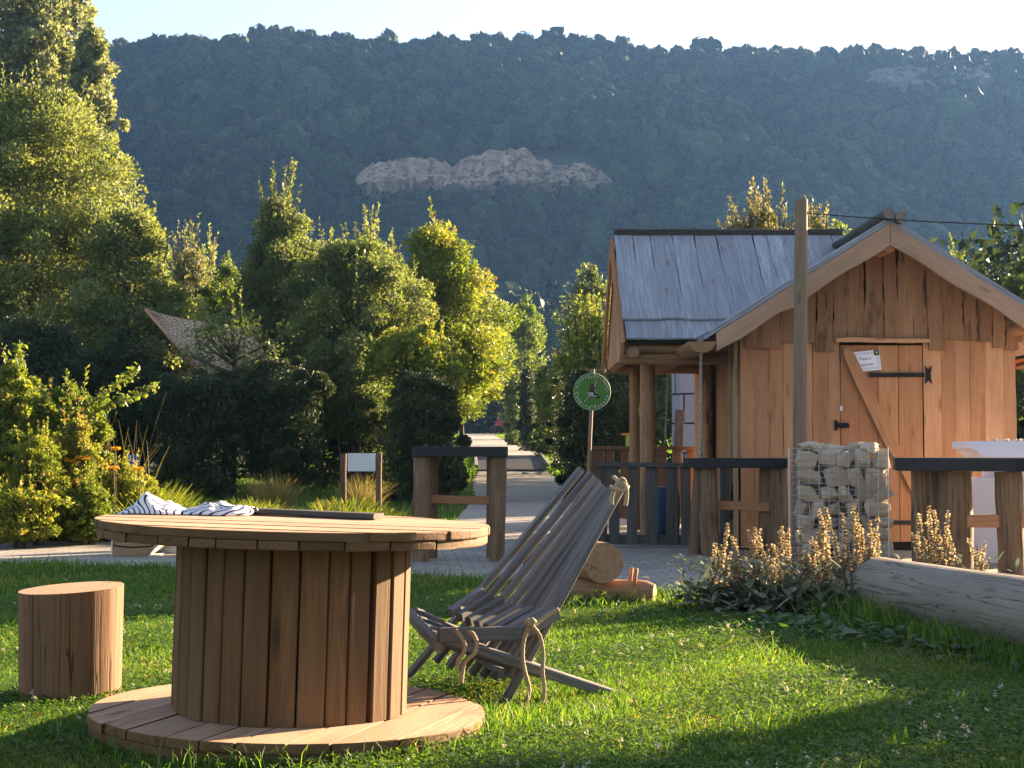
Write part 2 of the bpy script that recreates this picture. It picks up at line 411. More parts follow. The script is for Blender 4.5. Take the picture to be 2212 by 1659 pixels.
# gravel path winding to the back
PATH = [(19.0, -.75, 1.9), (22.0, -.72, 1.25), (26, -.62, .85), (31, -.78, 1.0), (39, -.84, .88), (44, -.98, .9), (52, -1.2, .92), (62, -1.65, .88), (72, -2.15, .75), (85, -2.6, -.2), (107, -3.2, -1.1), (120, -3.6, -1.2)]
def ribbon(name, prof, mat, z, n=80):
    py = [p[0] for p in prof]; V = []; Fc = []; cols = 9
    for y in np.linspace(py[0], py[-1], n):
        a = np.interp(y, py, [p[1] for p in prof]); b = np.interp(y, py, [p[2] for p in prof])
        for k in range(cols):
            x = a + (b - a) * k / (cols - 1); wv = .05 * math.sin(y * 5.1 + k) if k in (0, cols - 1) else 0
            V.append((x + wv, y, gz(y) + z))
    for i in range(n - 1):
        for k in range(cols - 1): q = i * cols + k; Fc.append((q, q + 1, q + cols + 1, q + cols))
    me = bpy.data.meshes.new(name); me.from_pydata(V, [], Fc); o = link(name, me, mat); o['kind'] = 'structure'; return o
ribbon('path', PATH, M['gravel'], .010, 160)

def hillz(x, y):
    x = np.asarray(x, float); y = np.asarray(y, float)
    base = hz(np.minimum(y, 220)); s = np.clip((y - 290) / 185, 0, 1.0); base = base + np.clip((y - 216) / 74, 0, 1) * 9; k_ = np.clip((y - 216) / 90, 0, 1)
    ridge = np.interp(x, [-235, -118, -51, 27, 69, 97, 153, 235], [119, 120, 122, 119.6, 119.5, 116.5, 116, 115]) + .8 * np.sin(x * .07)
    z = base + (ridge - 23) * (s ** .96) + 3.2 * np.sin(x * .035 + y * .02) * k_ * np.clip((1 - s) * 5, 0, 1) + 1.6 * np.sin(x * .09 - y * .05) * k_ * np.clip((1 - s) * 5, 0, 1)
    z = np.where(y > 475, ridge - (y - 475) * .12, z)
    return z
sheet('hillside', np.arange(-235, 236, 7), np.arange(216, 640, 5), lambda x, y: hillz(x, y) - .05, M['hill'])

# bare rock on the slope
def rockface(name, spans, Y0, mat, seed):
    """spans: list of (px, ytop, ybottom) in the picture's units, turned into a leaning cliff at distance Y0"""
    rd = np.random.default_rng(seed); V = []; Fc = []
    pxs = np.linspace(spans[0][0], spans[-1][0], 110); rows = 16
    for i, px in enumerate(pxs):
        yt = np.interp(px, [s[0] for s in spans], [s[1] for s in spans]) + rd.normal() * 4 + 5 * math.sin(px * .33) * math.sin(px * .071); yb = np.interp(px, [s[0] for s in spans], [s[2] for s in spans])
        a = W(px, yb, Y0 - 10); b = W(px, yt, Y0 + 4)
        for k in range(rows):
            u = k / (rows - 1); p = a.lerp(b, u); q = Vector((rd.normal() * .12, rd.normal() * .3 + 1.2 * math.sin(px * .21 + u * 1.2) + 1.0 * math.sin(px * .55) + 1.5 * round(u * 3 + math.sin(px * .05)) * .5, rd.normal() * .15))
            p = p + q; V.append(tuple(p))
    for i in range(len(pxs) - 1):
        for k in range(rows - 1): q = i * rows + k; Fc.append((q, q + rows, q + rows + 1, q + 1))
    me = bpy.data.meshes.new(name); me.from_pydata(V, [], Fc); o = link(name, me, mat); o['kind'] = 'structure'
    s = o.modifiers.new('depth', 'SOLIDIFY'); s.thickness = 3; s.offset = 1
    return o
t = NT('bare_rock'); ob = t.n('ShaderNodeTexCoord').outputs['Object']
n1 = t.noise(t.map(ob, (.55, .55, .28)), 1.0, 6, .7); n2 = t.noise(ob, .1, 3)
c = t.ramp(n1, [(.38, (.11, .08, .055)), (.5, (.38, .28, .19)), (.7, (.56, .43, .31))])
c = t.mix(t.ramp(n2, [(.45, 0.0), (.6, .6)]), c, (.26, .2, .14))
M['cliff'] = t.done(c, .95, n1, 1.2, 1.0, .1)
CL = [(785, 398, 420), (800, 374, 424), (860, 368, 420), (930, 364, 412), (952, 370, 416), (966, 402, 422), (985, 404, 428), (1000, 368, 430), (1050, 352, 424), (1090, 346, 420), (1140, 352, 420), (1180, 376, 422), (1215, 386, 426), (1260, 382, 416), (1305, 396, 412)]
rockface('rock_face', CL, 352, M['cliff'], 3)
rockface('rock_face', [(1885, 176, 196), (1960, 164, 206), (2040, 168, 200), (2130, 170, 190)], 436, flat('dim_rock', (.13, .12, .10), .95, .4, .4), 5)

# ------------------------------------------------------------------ foliage materials
M['forest'] = leafmat('forest_leaves', [(0.0, (.008, .018, .008)), (.4, (.018, .038, .014)), (.8, (.038, .066, .022)), (1.0, (.055, .06, .022))], .05, .05)
M['leaf_willow'] = leafmat('willow_leaves', [(0.0, (.105, .14, .05)), (.5, (.175, .205, .072)), (1.0, (.31, .32, .14))], .45)
M['leaf_poplar'] = leafmat('poplar_leaves', [(0.0, (.13, .16, .09)), (.5, (.2, .23, .13)), (1.0, (.34, .34, .22))], .4)  # paler and greyer, distance haze painted into the leaf colour
M['leaf_mid'] = leafmat('broad_leaves', [(0.0, (.08, .115, .04)), (.5, (.135, .17, .06)), (1.0, (.25, .265, .11))], .45)
M['leaf_yellow'] = leafmat('turning_leaves', [(0.0, (.09, .14, .025)), (.55, (.18, .23, .04)), (.85, (.32, .30, .05)), (1.0, (.42, .22, .05))], .45)
M['leaf_dark'] = leafmat('dark_leaves', [(0.0, (.025, .04, .016)), (.6, (.045, .065, .024)), (1.0, (.085, .10, .04))], .25)
M['leaf_brown'] = leafmat('brownish_leaves', [(0.0, (.12, .14, .07)), (.6, (.20, .20, .10)), (1.0, (.30, .26, .15))], .35)
M['bark'] = flat('bark', (.09, .07, .05), .9, .4, 25, bump=.01)

# the wood on the hill: one mass
import bmesh
def forest():
    r = np.random.default_rng(5); Vs = []; T = []
    pts = []; Tri = []; TT = []
    bm = bmesh.new(); bmesh.ops.create_icosphere(bm, subdivisions=3, radius=1); IV = np.array([v.co for v in bm.verts]); IF = np.array([[v.index for v in f.verts] for f in bm.faces]); bm.free()
    keep_ = IV[IF].mean(1)[:, 2] > -.55; IF = IF[keep_]
    yy = 212.0
    while yy < 500:
        st = 3.6 + (yy - 212) * .0025
        half = yy * .35 + 14; xs_ = np.arange(-half, half, st)
        for x in xs_: pts.append((x + r.normal() * st * .33, yy + r.normal() * st * .35))
        yy += st * (1.0 if yy < 288 else .8)
    pts = np.array(pts); z = hillz(pts[:, 0], pts[:, 1])
    for (x, y), zz in zip(pts, z):
        px = 1106 + F * x / y
        if 325 < y < 366 and 775 < px < 1312:          # in front of the bare rock the trees are low
            yb = np.interp(px, [c[0] for c in CL], [c[2] for c in CL])
            if y > 338: continue
            top = H + (970 - yb - r.uniform(-26, 6)) * y / F
            hgt = min(top - zz, 9)
            if hgt < 2: continue
        else: hgt = r.uniform(4.2, 7.6) * (1 + .12 * math.sin(x * .07 + y * .03))
        if y > 458: hgt *= r.choice([.6, .75, .95, 1.1])
        hgt *= (1.35 if r.random() < .06 and y < 455 else 1); rad = hgt * r.uniform(.36, .5); con = r.random() < (.12 if y < 440 else 0)
        if con: rad *= .62; hgt *= 1.25
        base = r.random() ** 1.4; cool = r.random()
        if con:
            m = 150; u = r.random(m); a = r.uniform(0, 6.28, m); q = (1 - u) * rad * (.5 + .5 * r.random(m) ** .5)
            P = np.stack([np.cos(a) * q, np.sin(a) * q, u * hgt], 1) + np.array([x, y, zz]); D = np.stack([np.cos(a), np.sin(a), -.3 * np.ones(m)], 1)
            Vs.append(leaf_quads(P, D, .9, .7, r)); T.append(.15 + .1 * r.random(m)); continue
        ax, ay, az, aw = r.uniform(0, 6.28, 4)                             # a lobed crown, one shell with a rough surface
        lob = 1 + .16 * np.sin(IV[:, 0] * 5 + ax) * np.sin(IV[:, 1] * 5 + ay) + .13 * np.sin(IV[:, 2] * 8 + az + IV[:, 0] * 4) + .10 * np.sin(IV[:, 1] * 11 + aw) * np.sin(IV[:, 0] * 10 + IV[:, 2] * 9) + .085 * r.normal(size=len(IV))
        Pv = IV * lob[:, None] * np.array([rad, rad, hgt * .52]) + np.array([x, y, zz + hgt * .45])
        tri = Pv[IF]; Tri.append(tri); TT.append(np.clip(base * .85 + .15 * r.random(len(tri)) + .05, 0, 1) + (.0 if y < 462 else .12 * (np.sin(x * .25) > .3)))
        m = 150; d = unit(m, r); d[:, 2] = np.abs(d[:, 2]); P = d * np.array([rad, rad, hgt * .52]) * (1 + .12 * r.random(m))[:, None] + np.array([x, y, zz + hgt * .45])
        Vs.append(leaf_quads(P, d + unit(m, r) * .8, .55, .7, r)); T.append(np.clip(base * .85 + .3 * r.random(m) - .05, 0, 1))
    V = np.concatenate(Vs); Tn = np.concatenate(T)
    A = np.concatenate(Tri); A = np.concatenate([A, A[:, 2:3]], 1)      # as quads with a doubled corner would be degenerate: use a midpoint
    A[:, 3] = (A[:, 2] + A[:, 0]) / 2
    V = np.concatenate([V, A]); Tn = np.concatenate([Tn, np.concatenate(TT)])
    Tn = Tn + .25 * (V[:, 0, 1] > 462) * (np.sin(V[:, 0, 0] * .25) > .3)
    o = quads_mesh('forest', V, np.clip(Tn, 0, 1), M['forest'])
    tag(o, 'dense hazy green wood covering the whole hillside in the distance', 'forest', kind='stuff')
    return len(V)
print('forest quads', forest())

# ------------------------------------------------------------------ trees and shrubs
PROF = {
 'round': [(0, .45), (.15, .8), (.4, 1), (.65, .9), (.85, .6), (1, .12)],
 'spire': [(0, .7), (.2, 1), (.45, .85), (.7, .55), (.9, .25), (1, .03)],
 'column': [(0, .75), (.2, .95), (.6, 1), (.85, .75), (1, .12)],
 'block': [(0, .85), (.1, 1), (.8, 1), (.93, .85), (1, .5)],
 'fan': [(0, .3), (.3, .65), (.6, .95), (.8, 1), (1, .35)],
}
def tree(name, label, cat, x, y, Wd, z0, z1, prof, mat, ls=.08, n=30000, shoots=0, sh=(.4, .9), group=None, seed=1, trunk=True, stems=1, clumps=None, Dp=None, tone=(0, 1), fill=.2, cw=.13, barkmat=None, gap=0.0, hue=None, asp=.55, rag=.22):
    r = np.random.default_rng(seed); g0 = gz(y); e = empty(name, (x, y, g0), label, cat, group)
    pr = PROF[prof] if isinstance(prof, str) else prof; Dp = Dp or Wd * .9
    pz = [p[0] for p in pr]; pr_ = [p[1] for p in pr]; Hc = z1 - z0
    nc = clumps or int(max(24, min(240, 14 * Wd * Hc)))
    # clump centres through the crown's volume, most of them near its surface
    uz = r.random(nc * 3); keep = r.random(nc * 3) < np.interp(uz, pz, pr_); uz = uz[keep][:nc]; nc = len(uz)
    a = r.uniform(0, 2 * np.pi, nc); q = np.interp(uz, pz, pr_) * (.35 + .65 * np.sqrt(r.random(nc))) * (1 + rag * r.normal(size=nc)).clip(.2, 1.5)
    C = np.stack([np.cos(a) * q * Wd / 2, np.sin(a) * q * Dp / 2, z0 + uz * Hc], 1)
    cr = (cw * min(Wd, Hc * 1.3) * (.6 + .8 * r.random(nc)))
    ct = r.random(nc)
    ni = int(n * (1 - fill)); idx = r.choice(nc, ni, p=(cr ** 1.6) / (cr ** 1.6).sum())
    d = unit(ni, r); d[:, 2] *= .8; rad = cr[idx] * (r.random(ni) ** .45)
    P = C[idx] + d * rad[:, None]; D = d + unit(ni, r) * .8 + np.array([0, 0, .25]); T = ct[idx] * .5 + .5 * r.random(ni)
    nf = n - ni; uf = r.random(nf * 2); uf = uf[r.random(nf * 2) < np.interp(uf, pz, pr_)][:nf]; nf = len(uf); a2 = r.uniform(0, 2 * np.pi, nf)
    q2 = np.interp(uf, pz, pr_) * np.sqrt(r.random(nf)) * .97
    wob = .9 + .14 * np.sin(a2 * 3 + uf * 9 + seed) + .1 * np.sin(a2 * 7 - uf * 17)
    P2 = np.stack([np.cos(a2) * q2 * wob * Wd / 2, np.sin(a2) * q2 * wob * Dp / 2, z0 + uf * Hc], 1)
    P = np.concatenate([P, P2]); D = np.concatenate([D, unit(nf, r)]); T = np.concatenate([T, .8 * r.random(nf)])
    mbt = MB()
    if shoots:                                            # upright leafy shoots that stick out of the top
        SP = []; SD = []; ST = []
        for k in range(shoots):
            j = r.integers(nc); aa = r.uniform(0, 2 * np.pi); uu = r.uniform(.5, .99); qq = np.interp(uu, pz, pr_) * r.random() ** .5
            b = np.array([np.cos(aa) * qq * Wd / 2, np.sin(aa) * qq * Dp / 2, z0 + uu * Hc]); L = r.uniform(*sh)
            lean = np.array([np.cos(aa) * .25 * r.random(), np.sin(aa) * .25 * r.random(), 1.0]); m = int(L / (ls * .42)) + 4
            s_ = np.sort(r.random(m)); wdt = ls * .6 * (1 - s_ * .6); dd = unit(m, r)
            SP.append(b + lean * (s_ * L)[:, None] + dd * wdt[:, None] * 1.3); SD.append(dd + np.array([0, 0, .9])); ST.append(.3 + .7 * r.random(m) * np.ones(m))
            if ls > .055: mbt.tube([b, b + lean * L * .5, b + lean * L], .012, 3, r1=.004)
        P = np.concatenate([P] + SP); D = np.concatenate([D] + SD); T = np.concatenate([T] + ST)
    P = P + np.array([x, y, g0])
    T = tone[0] + T * (tone[1] - tone[0])
    V = leaf_quads(P, D, ls, asp, r)
    if trunk:
        for sidx in range(stems):
            bx = r.normal() * .12 * Wd * (stems > 1); by = r.normal() * .1 * Wd * (stems > 1)
            tr = max(.05, Wd * .028) * (1.0 if stems == 1 else .55)
            top = Vector((bx * 1.6, by * 1.6, z0 + Hc * .75)); pts = [Vector((bx * .3, by * .3, -.1)), Vector((bx * .8, by * .8, max(z0, .2) * .6 + .2)), Vector((bx, by, z0 + Hc * .3)), top]
            mbt.tube(pts, tr, 8, r1=tr * .3)
        sel = r.choice(nc, min(nc, 26), replace=False)
        for j in sel:
            c = Vector(C[j]); s0 = Vector((0, 0, max(.25, min(c.z - .2, z0 + (c.z - z0) * .55)))); mid = s0.lerp(c, .55) + Vector((0, 0, -.06 * Hc * r.random()))
            mbt.tube([s0, mid, c], max(.03, Wd * .012), 5, r1=.012)
    if mbt.v:
        mbt.v = [(v[0] + x, v[1] + y, v[2] + g0) for v in mbt.v]
        mbt.build('trunk', barkmat or M['bark'], e)
    quads_mesh('crown', V, np.clip(T, 0, 1), mat, e)
    return e
def ptree(name, label, cat, px0, px1, ytop, ybot, Y, prof, mat, **k):
    """from the size it has in the picture"""
    g = gz(Y); z1 = H + (970 - ytop) * Y / F - g; z0 = max(.0, H + (970 - ybot) * Y / F - g)
    return tree(name, label, cat, X((px0 + px1) / 2, Y), Y, (px1 - px0) * Y / F, z0, z1, prof, mat, **k)
G1 = 'trees behind the terrace'
# far left: two tall poplars with haze put into their leaf colour, broad willow in front of them
ptree('poplar_tree', 'tallest poplar, haze tinted into its leaves, running out of the top left of the photo', 'tree', -60, 190, -150, 640, 62, 'column', M['leaf_poplar'], ls=.2, n=60000, seed=3, group='poplars at the left', cw=.1, fill=.35, tone=(.35, 1))
ptree('poplar_tree', 'second poplar, grey green, its top thinning just left of the ridge line', 'tree', 110, 262, 40, 660, 58, [(0, 1), (.3, .95), (.6, .8), (.85, .5), (1, .1)], M['leaf_poplar'], ls=.18, n=46000, seed=4, group='poplars at the left', cw=.12, fill=.35, tone=(.35, 1))
ptree('willow_tree', 'broad yellow green willow with a jagged sunlit top at the left edge', 'tree', -190, 352, 185, 830, 33, [(0, .75), (.2, 1), (.4, .93), (.6, .78), (.8, .58), (1, .25)], M['leaf_willow'], ls=.075, n=170000, seed=5, shoots=70, sh=(.4, 1.0), group=G1, cw=.09)
ptree('maple_tree', 'leafy sunlit tree leaning over the right flank of the willow', 'tree', 150, 395, 470, 840, 31, 'round', M['leaf_willow'], ls=.08, n=38000, seed=6, shoots=26, sh=(.4, .9), group=G1)
ptree('hornbeam_tree', 'brownish green tree with bare upright tips behind the canvas roof', 'tree', 350, 480, 545, 840, 40, 'column', M['leaf_brown'], ls=.085, n=15000, seed=7, shoots=34, sh=(.5, 1.3), group=G1)
ptree('acacia_tree', 'small bright yellow green tree above the canvas roof', 'tree', 430, 545, 550, 840, 37, 'round', M['leaf_yellow'], ls=.085, n=11000, seed=8, group=G1, tone=(0, .75))
ptree('alder_tree', 'tall pointed green tree at the middle of the row, its tip highest', 'tree', 480, 728, 440, 940, 32, [(0, .8), (.3, 1), (.6, .85), (.8, .55), (1, .12)], M['leaf_mid'], ls=.066, n=90000, seed=9, shoots=60, sh=(.4, 1.2), group=G1)
ptree('plum_tree', 'dense green tree with thin whips standing out of its flat top', 'tree', 640, 905, 530, 950, 30, [(0, .8), (.3, 1), (.7, .95), (.9, .8), (1, .45)], M['leaf_mid'], ls=.062, n=90000, seed=10, shoots=60, sh=(.3, 1.0), group=G1, stems=3)
ptree('cherry_tree', 'yellow and orange tinted tree rising to a peak left of the path', 'tree', 815, 1078, 500, 900, 33, [(0, .55), (.2, .9), (.4, 1), (.6, .85), (.8, .5), (1, .15)], M['leaf_yellow'], ls=.068, n=80000, seed=11, shoots=56, sh=(.3, .9), group=G1)
ptree('lime_tree', 'low bright green tree hanging over the left side of the path', 'tree', 850, 1095, 690, 870, 36, 'round', M['leaf_yellow'], ls=.08, n=24000, seed=12, group=G1, tone=(0, .8), shoots=14, sh=(.3, .7))
ptree('hazel_tree', 'low green tree with orange leaf tips directly above the clipped yew', 'tree', 815, 1010, 700, 880, 27.5, 'round', M['leaf_yellow'], ls=.06, n=22000, seed=13, group=G1, shoots=20, sh=(.2, .5))
ptree('beech_tree', 'slim column shaped tree glowing yellow green beside the end of the path', 'tree', 1086, 1178, 640, 972, 92, 'column', M['leaf_yellow'], ls=.17, n=14000, seed=14, group=G1, tone=(0, .8), shoots=8, sh=(.3, .7))
ptree('ash_tree', 'rounded shaded green tree standing alone to the left of the shingle roof', 'tree', 1205, 1345, 585, 940, 52, 'round', M['leaf_mid'], ls=.11, n=15000, seed=15, group=G1, shoots=12, sh=(.4, .9))
ptree('birch_tree', 'thin tree with sparse pale leaves touching the left end of the shingle roof', 'tree', 1215, 1330, 690, 960, 30, 'fan', M['leaf_yellow'], ls=.07, n=5200, seed=16, group=G1, shoots=26, sh=(.5, 1.1), tone=(.2, .85))
ptree('rowan_tree', 'orange tinged tree top above the hedge at the end of the path', 'tree', 1165, 1240, 770, 975, 50, 'round', M['leaf_yellow'], ls=.09, n=9000, seed=17, group=G1, tone=(.3, 1), shoots=10, sh=(.3, .6))
# behind the hut
ptree('apple_tree', 'pale brown tree with tall bare tips behind the shingle roof ridge', 'tree', 1560, 1720, 455, 700, 27, 'column', M['leaf_brown'], ls=.06, n=12000, seed=18, group='trees behind the hut', shoots=80, sh=(.3, .75), tone=(.4, 1))
ptree('medlar_tree', 'pale brown tipped tree just right of the grey pole above the ridge', 'tree', 1705, 1815, 470, 700, 27, 'column', M['leaf_brown'], ls=.06, n=7000, seed=19, group='trees behind the hut', shoots=44, sh=(.3, .6), tone=(.4, 1))
ptree('elder_tree', 'small yellow green bush top peeping over the ridge next to the gable', 'tree', 1750, 1875, 470, 700, 29, 'round', M['leaf_yellow'], ls=.075, n=7000, seed=20, group='trees behind the hut', tone=(.2, .8))
ptree('larch_tree', 'slender sprig of a tree showing above the right roof slope', 'tree', 2015, 2110, 545, 800, 30, 'spire', M['leaf_yellow'], ls=.07, n=5000, seed=21, group='trees behind the hut', shoots=12, sh=(.3, .5), tone=(.1, .7))
ptree('walnut_tree', 'dark green tree with lit left side at the right edge above the roof', 'tree', 2140, 2330, 560, 900, 27, 'round', M['leaf_mid'], ls=.075, n=22000, seed=22, group='trees behind the hut', shoots=14, sh=(.2, .5), tone=(0, .6))

ptree('hazel_tree', 'broad green tree filling the gap between the small yellow tree and the pointed one', 'tree', 400, 590, 600, 960, 38, 'round', M['leaf_willow'], ls=.085, n=22000, seed=24, group=G1, shoots=26, sh=(.4, 1.0))
ptree('hazel_tree', 'dense tree filling the gap right of the pointed tree', 'tree', 600, 790, 545, 960, 37, 'round', M['leaf_mid'], ls=.085, n=30000, seed=25, group=G1, shoots=30, sh=(.4, 1.0))
ptree('hazel_tree', 'dense tree behind the flat topped one and the peaked yellow one', 'tree', 740, 950, 560, 960, 38, 'round', M['leaf_willow'], ls=.085, n=30000, seed=26, group=G1, shoots=30, sh=(.4, 1.0))
ptree('hazel_tree', 'green tree sloping down to the path behind the peaked yellow one', 'tree', 895, 1100, 610, 850, 41, 'round', M['leaf_willow'], ls=.09, n=26000, seed=27, group=G1, shoots=20, sh=(.4, 1.0))
ptree('hazel_tree', 'feathery olive tree between the brownish tree and the pointed one', 'tree', 330, 540, 560, 960, 42, 'round', M['leaf_willow'], ls=.09, n=26000, seed=81, group=G1, shoots=40, sh=(.4, 1.3))
ptree('hazel_tree', 'feathery olive tree filling the sky line between the flat topped tree and the peaked one', 'tree', 700, 900, 515, 960, 42, 'round', M['leaf_willow'], ls=.09, n=26000, seed=82, group=G1, shoots=50, sh=(.4, 1.3))
ptree('elder_shrub', 'thin leafy twigs hanging in front of the pale canvas roof', 'shrub', 400, 610, 690, 860, 27.4, 'fan', M['leaf_mid'], ls=.06, n=3000, seed=28, group=G1, shoots=10, sh=(.3, .6))
G2 = 'hedges and shrubs around the terrace'
def hedge(label, px0, px1, yt, yb, Y, mat='leaf_dark', n=26000, ls=.05, seed=1, prof='block', name='hedge', shoots=0, Dp=None, tone=(0, 1), stems=3, **k):
    if prof == 'block' or name == 'yew': yb = 1400; k.setdefault('rag', .06)
    return ptree(name, label, 'hedge' if name == 'hedge' else 'shrub', px0, px1, yt, yb, Y, prof, M[mat], ls=ls, n=n, seed=seed, group=G2, shoots=shoots, Dp=Dp, tone=tone, stems=stems, fill=.4, cw=.1, **k)
hedge('clipped dark yew shaped like a rounded column left of the path', 822, 1003, 805, 1082, 25, n=60000, ls=.04, seed=31, prof=[(0, .8), (.1, .97), (.5, 1), (.8, .93), (.93, .75), (1, .4)], name='yew', tone=(.2, 1))
hedge('dark clipped hedge block behind the round green sign', 1200, 1345, 800, 1030, 26, n=42000, ls=.045, seed=32, tone=(.1, .9))
hedge('brownish loose shrub top above the hedge behind the porch posts', 1270, 1470, 735, 1000, 27.5, 'leaf_brown', n=42000, ls=.05, seed=33, prof='round', shoots=60, sh=(.25, .6), tone=(0, .6), name='shrub')
hedge('tall dark hedge on the right of the path, nearest of the row', 1186, 1262, 800, 985, 38, n=20000, ls=.06, seed=34, tone=(0, .8), Dp=6)
hedge('hedge column with an ivy lit edge in the row right of the path', 1150, 1205, 790, 962, 52, 'leaf_mid', n=15000, ls=.08, seed=35, tone=(0, .8))
hedge('middle dark hedge column of the row right of the path', 1118, 1160, 795, 952, 62, n=12000, ls=.09, seed=36, tone=(0, 1))
hedge('farthest hedge column of the row, beside the red car', 1088, 1126, 790, 947, 74, 'leaf_mid', n=11000, ls=.1, seed=37, tone=(0, .7))
hedge('black green hedge closing the far end of the path behind the red car', 985, 1125, 825, 945, 124, n=22000, ls=.16, seed=38, tone=(0, .6), Dp=3)
hedge('big dark shrub mass under the willow at the left', -80, 235, 690, 1010, 27, n=70000, ls=.055, seed=39, prof='round', name='shrub', tone=(.1, 1), shoots=20, sh=(.2, .5))
hedge('dark shrub between the willow and the canvas roof', 180, 372, 705, 1020, 27.5, 'leaf_dark', n=52000, ls=.055, seed=40, prof='round', name='shrub', tone=(.2, 1), shoots=12, sh=(.2, .5))
hedge('wide black green hedge below the canvas roof', 318, 530, 812, 1035, 26.5, n=60000, ls=.045, seed=41, tone=(.1, 1))
hedge('rounded dark bush right of the canvas roof', 500, 705, 775, 1032, 27, n=60000, ls=.045, seed=42, tone=(.1, 1), prof=[(0, .9), (.4, 1), (.8, .85), (1, .4)])
hedge('open bush on thin dark stems beside the clipped yew', 690, 850, 770, 955, 28.5, 'leaf_mid', n=22000, ls=.05, seed=43, tone=(0, .7), prof='round', name='shrub', stems=5)
hedge('dark shrub under the hazel close to the path entrance', 900, 1016, 950, 1062, 24, n=12000, ls=.045, seed=44, tone=(0, 1), prof='round', name='shrub')
hedge('dark hedge closing the gap behind the open bush', 560, 880, 815, 1400, 31, n=40000, ls=.055, seed=45, tone=(0, .9))
tree('added_shade_hedge', 'long hedge added behind the hut to shade the lawn beyond the terrace', 'hedge', 8.2, 32, 10.5, 0, 4.3, 'block', M['leaf_dark'], ls=.16, n=42000, seed=46, Dp=2.2, group=G2, rag=.06, stems=5)  # hidden hedge added to shade the lawn and low shrubs on the left
# unseen casters added right of the frame to throw the evening shadows
tree('hornbeam_tree', 'tall unseen tree added outside the right edge to shade the path', 'tree', 21, 43, 9, .5, 7.0, 'round', M['leaf_dark'], ls=.3, n=9000, seed=51, group='unseen shade casters right of the hut')
tree('hornbeam_tree', 'second unseen tree added outside the right edge to shade the lower hedges', 'tree', 13.5, 40, 9, .3, 6.2, 'round', M['leaf_dark'], ls=.3, n=9000, seed=52, group='unseen shade casters right of the hut')
tree('hornbeam_tree', 'third unseen tree added outside the right edge for shade, farther back', 'tree', 30, 50, 11, .5, 8.5, 'round', M['leaf_dark'], ls=.3, n=9000, seed=53, group='unseen shade casters right of the hut')
tree('added_shade_shrub', 'unseen evergreen shrub added outside the right edge to shade the lawn', 'shrub', 4.6, 7.35, 2.4, 0, 2.2, 'block', M['leaf_dark'], ls=.12, n=9000, seed=54, group='unseen shade casters right of the hut')  # added only for the shadow it lays over the near right lawn
# ------------------------------------------------------------------ cable drum table
DC = Vector((X(628, 5.66), 5.66, 0)); DR = .698
TILT = R(1.6)
def board_disc(mb, c, rad, z, th, ang, n, gap=.006, tones=None, jag=.004, seed=1):
    rd = random.Random(seed); ca, sa = math.cos(ang), math.sin(ang); wds = [rd.uniform(.8, 1.2) for _ in range(n)]; sm = sum(wds); e = [-rad]
    for q in wds: e.append(e[-1] + 2 * rad * q / sm)
    for i in range(n):
        v0, v1 = e[i] + gap / 2, e[i + 1] - gap / 2; rr = rad + rd.uniform(-jag, jag); v0 = max(v0, -rr * .995); v1 = min(v1, rr * .995)
        def hw(v): return math.sqrt(max(1e-5, rr * rr - v * v))
        k = 9; vv = [v0 + (v1 - v0) * j / (k - 1) for j in range(k)]
        out = [(hw(v), v) for v in vv] + [(-hw(v), v) for v in reversed(vv)]
        dz = rd.uniform(-.0015, .0015); so = rd.random() * 30; b = .004
        def P(u, v, zz): return (c.x + ca * u - sa * v, c.y + sa * u + ca * v, zz)
        def ins(u, v, s): return (u * (1 - s), v + (-s if v > (v0 + v1) / 2 else s) * .4)
        lo = [P(*ins(u, v, b), z) for u, v in out]; l2 = [P(u, v, z + b) for u, v in out]; h2 = [P(u, v, z + th - b + dz) for u, v in out]; hi = [P(*ins(u, v, b), z + th + dz) for u, v in out]
        m = len(out); vs = lo + l2 + h2 + hi; fs = []
        for L in range(3):
            for j in range(m): j2 = (j + 1) % m; fs.append([L * m + j, L * m + j2, (L + 1) * m + j2, (L + 1) * m + j])
        mis = [1] * (3 * m) + [0, 0]; fs.append(list(range(m - 1, -1, -1))); fs.append([3 * m + j for j in range(m)])
        gs = [(v + so, p[2] + so, u) for p, (u, v) in zip(lo + l2 + h2 + hi, out * 4)]
        mb.add(vs, fs, gs, rd.random(), mis)
drum = empty('cable_drum_table', DC, 'large wooden cable drum standing upright on the lawn as a round table', 'table')
drum.rotation_euler = (0, TILT, R(0))
def local(v): return v
sv_ = drum.rotation_euler.copy(); drum.rotation_euler = (0, 0, 0)     # parts are built level, the drum is tilted afterwards
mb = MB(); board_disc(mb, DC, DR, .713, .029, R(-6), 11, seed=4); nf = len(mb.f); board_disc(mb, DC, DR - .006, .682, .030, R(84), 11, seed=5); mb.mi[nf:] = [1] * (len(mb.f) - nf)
# the cleats under the top
mb.build('tabletop', [M['drumtop'], M['drum']], drum)
mb = MB(); board_disc(mb, DC, DR, .045, .033, R(73), 10, seed=8, jag=.008); board_disc(mb, DC, DR - .004, .010, .033, R(-17), 10, seed=9, jag=.008)
mb.build('base', [M['drumtop'], M['drum']], drum)
mb = MB(); rd = random.Random(3); a = 0; CR = .40
while a < 2 * math.pi - .05:
    wd_ = rd.uniform(.076, .094); da = wd_ / CR; m = a + da / 2; rr = CR + rd.uniform(-.008, .006)
    p = DC + Vector((math.cos(m) * rr, math.sin(m) * rr, .08)); q = p + Vector((0, 0, .601))
    mb.plank(p, q, (-math.sin(m), math.cos(m), 0), wd_ - .004, .03, 3, .0006, .14, seed=rd.random())
    a += da + (rd.choice([.0, .0, .004, .03]))
mb.build('barrel_stave', M['drum'], drum)['kind'] = 'stuff'
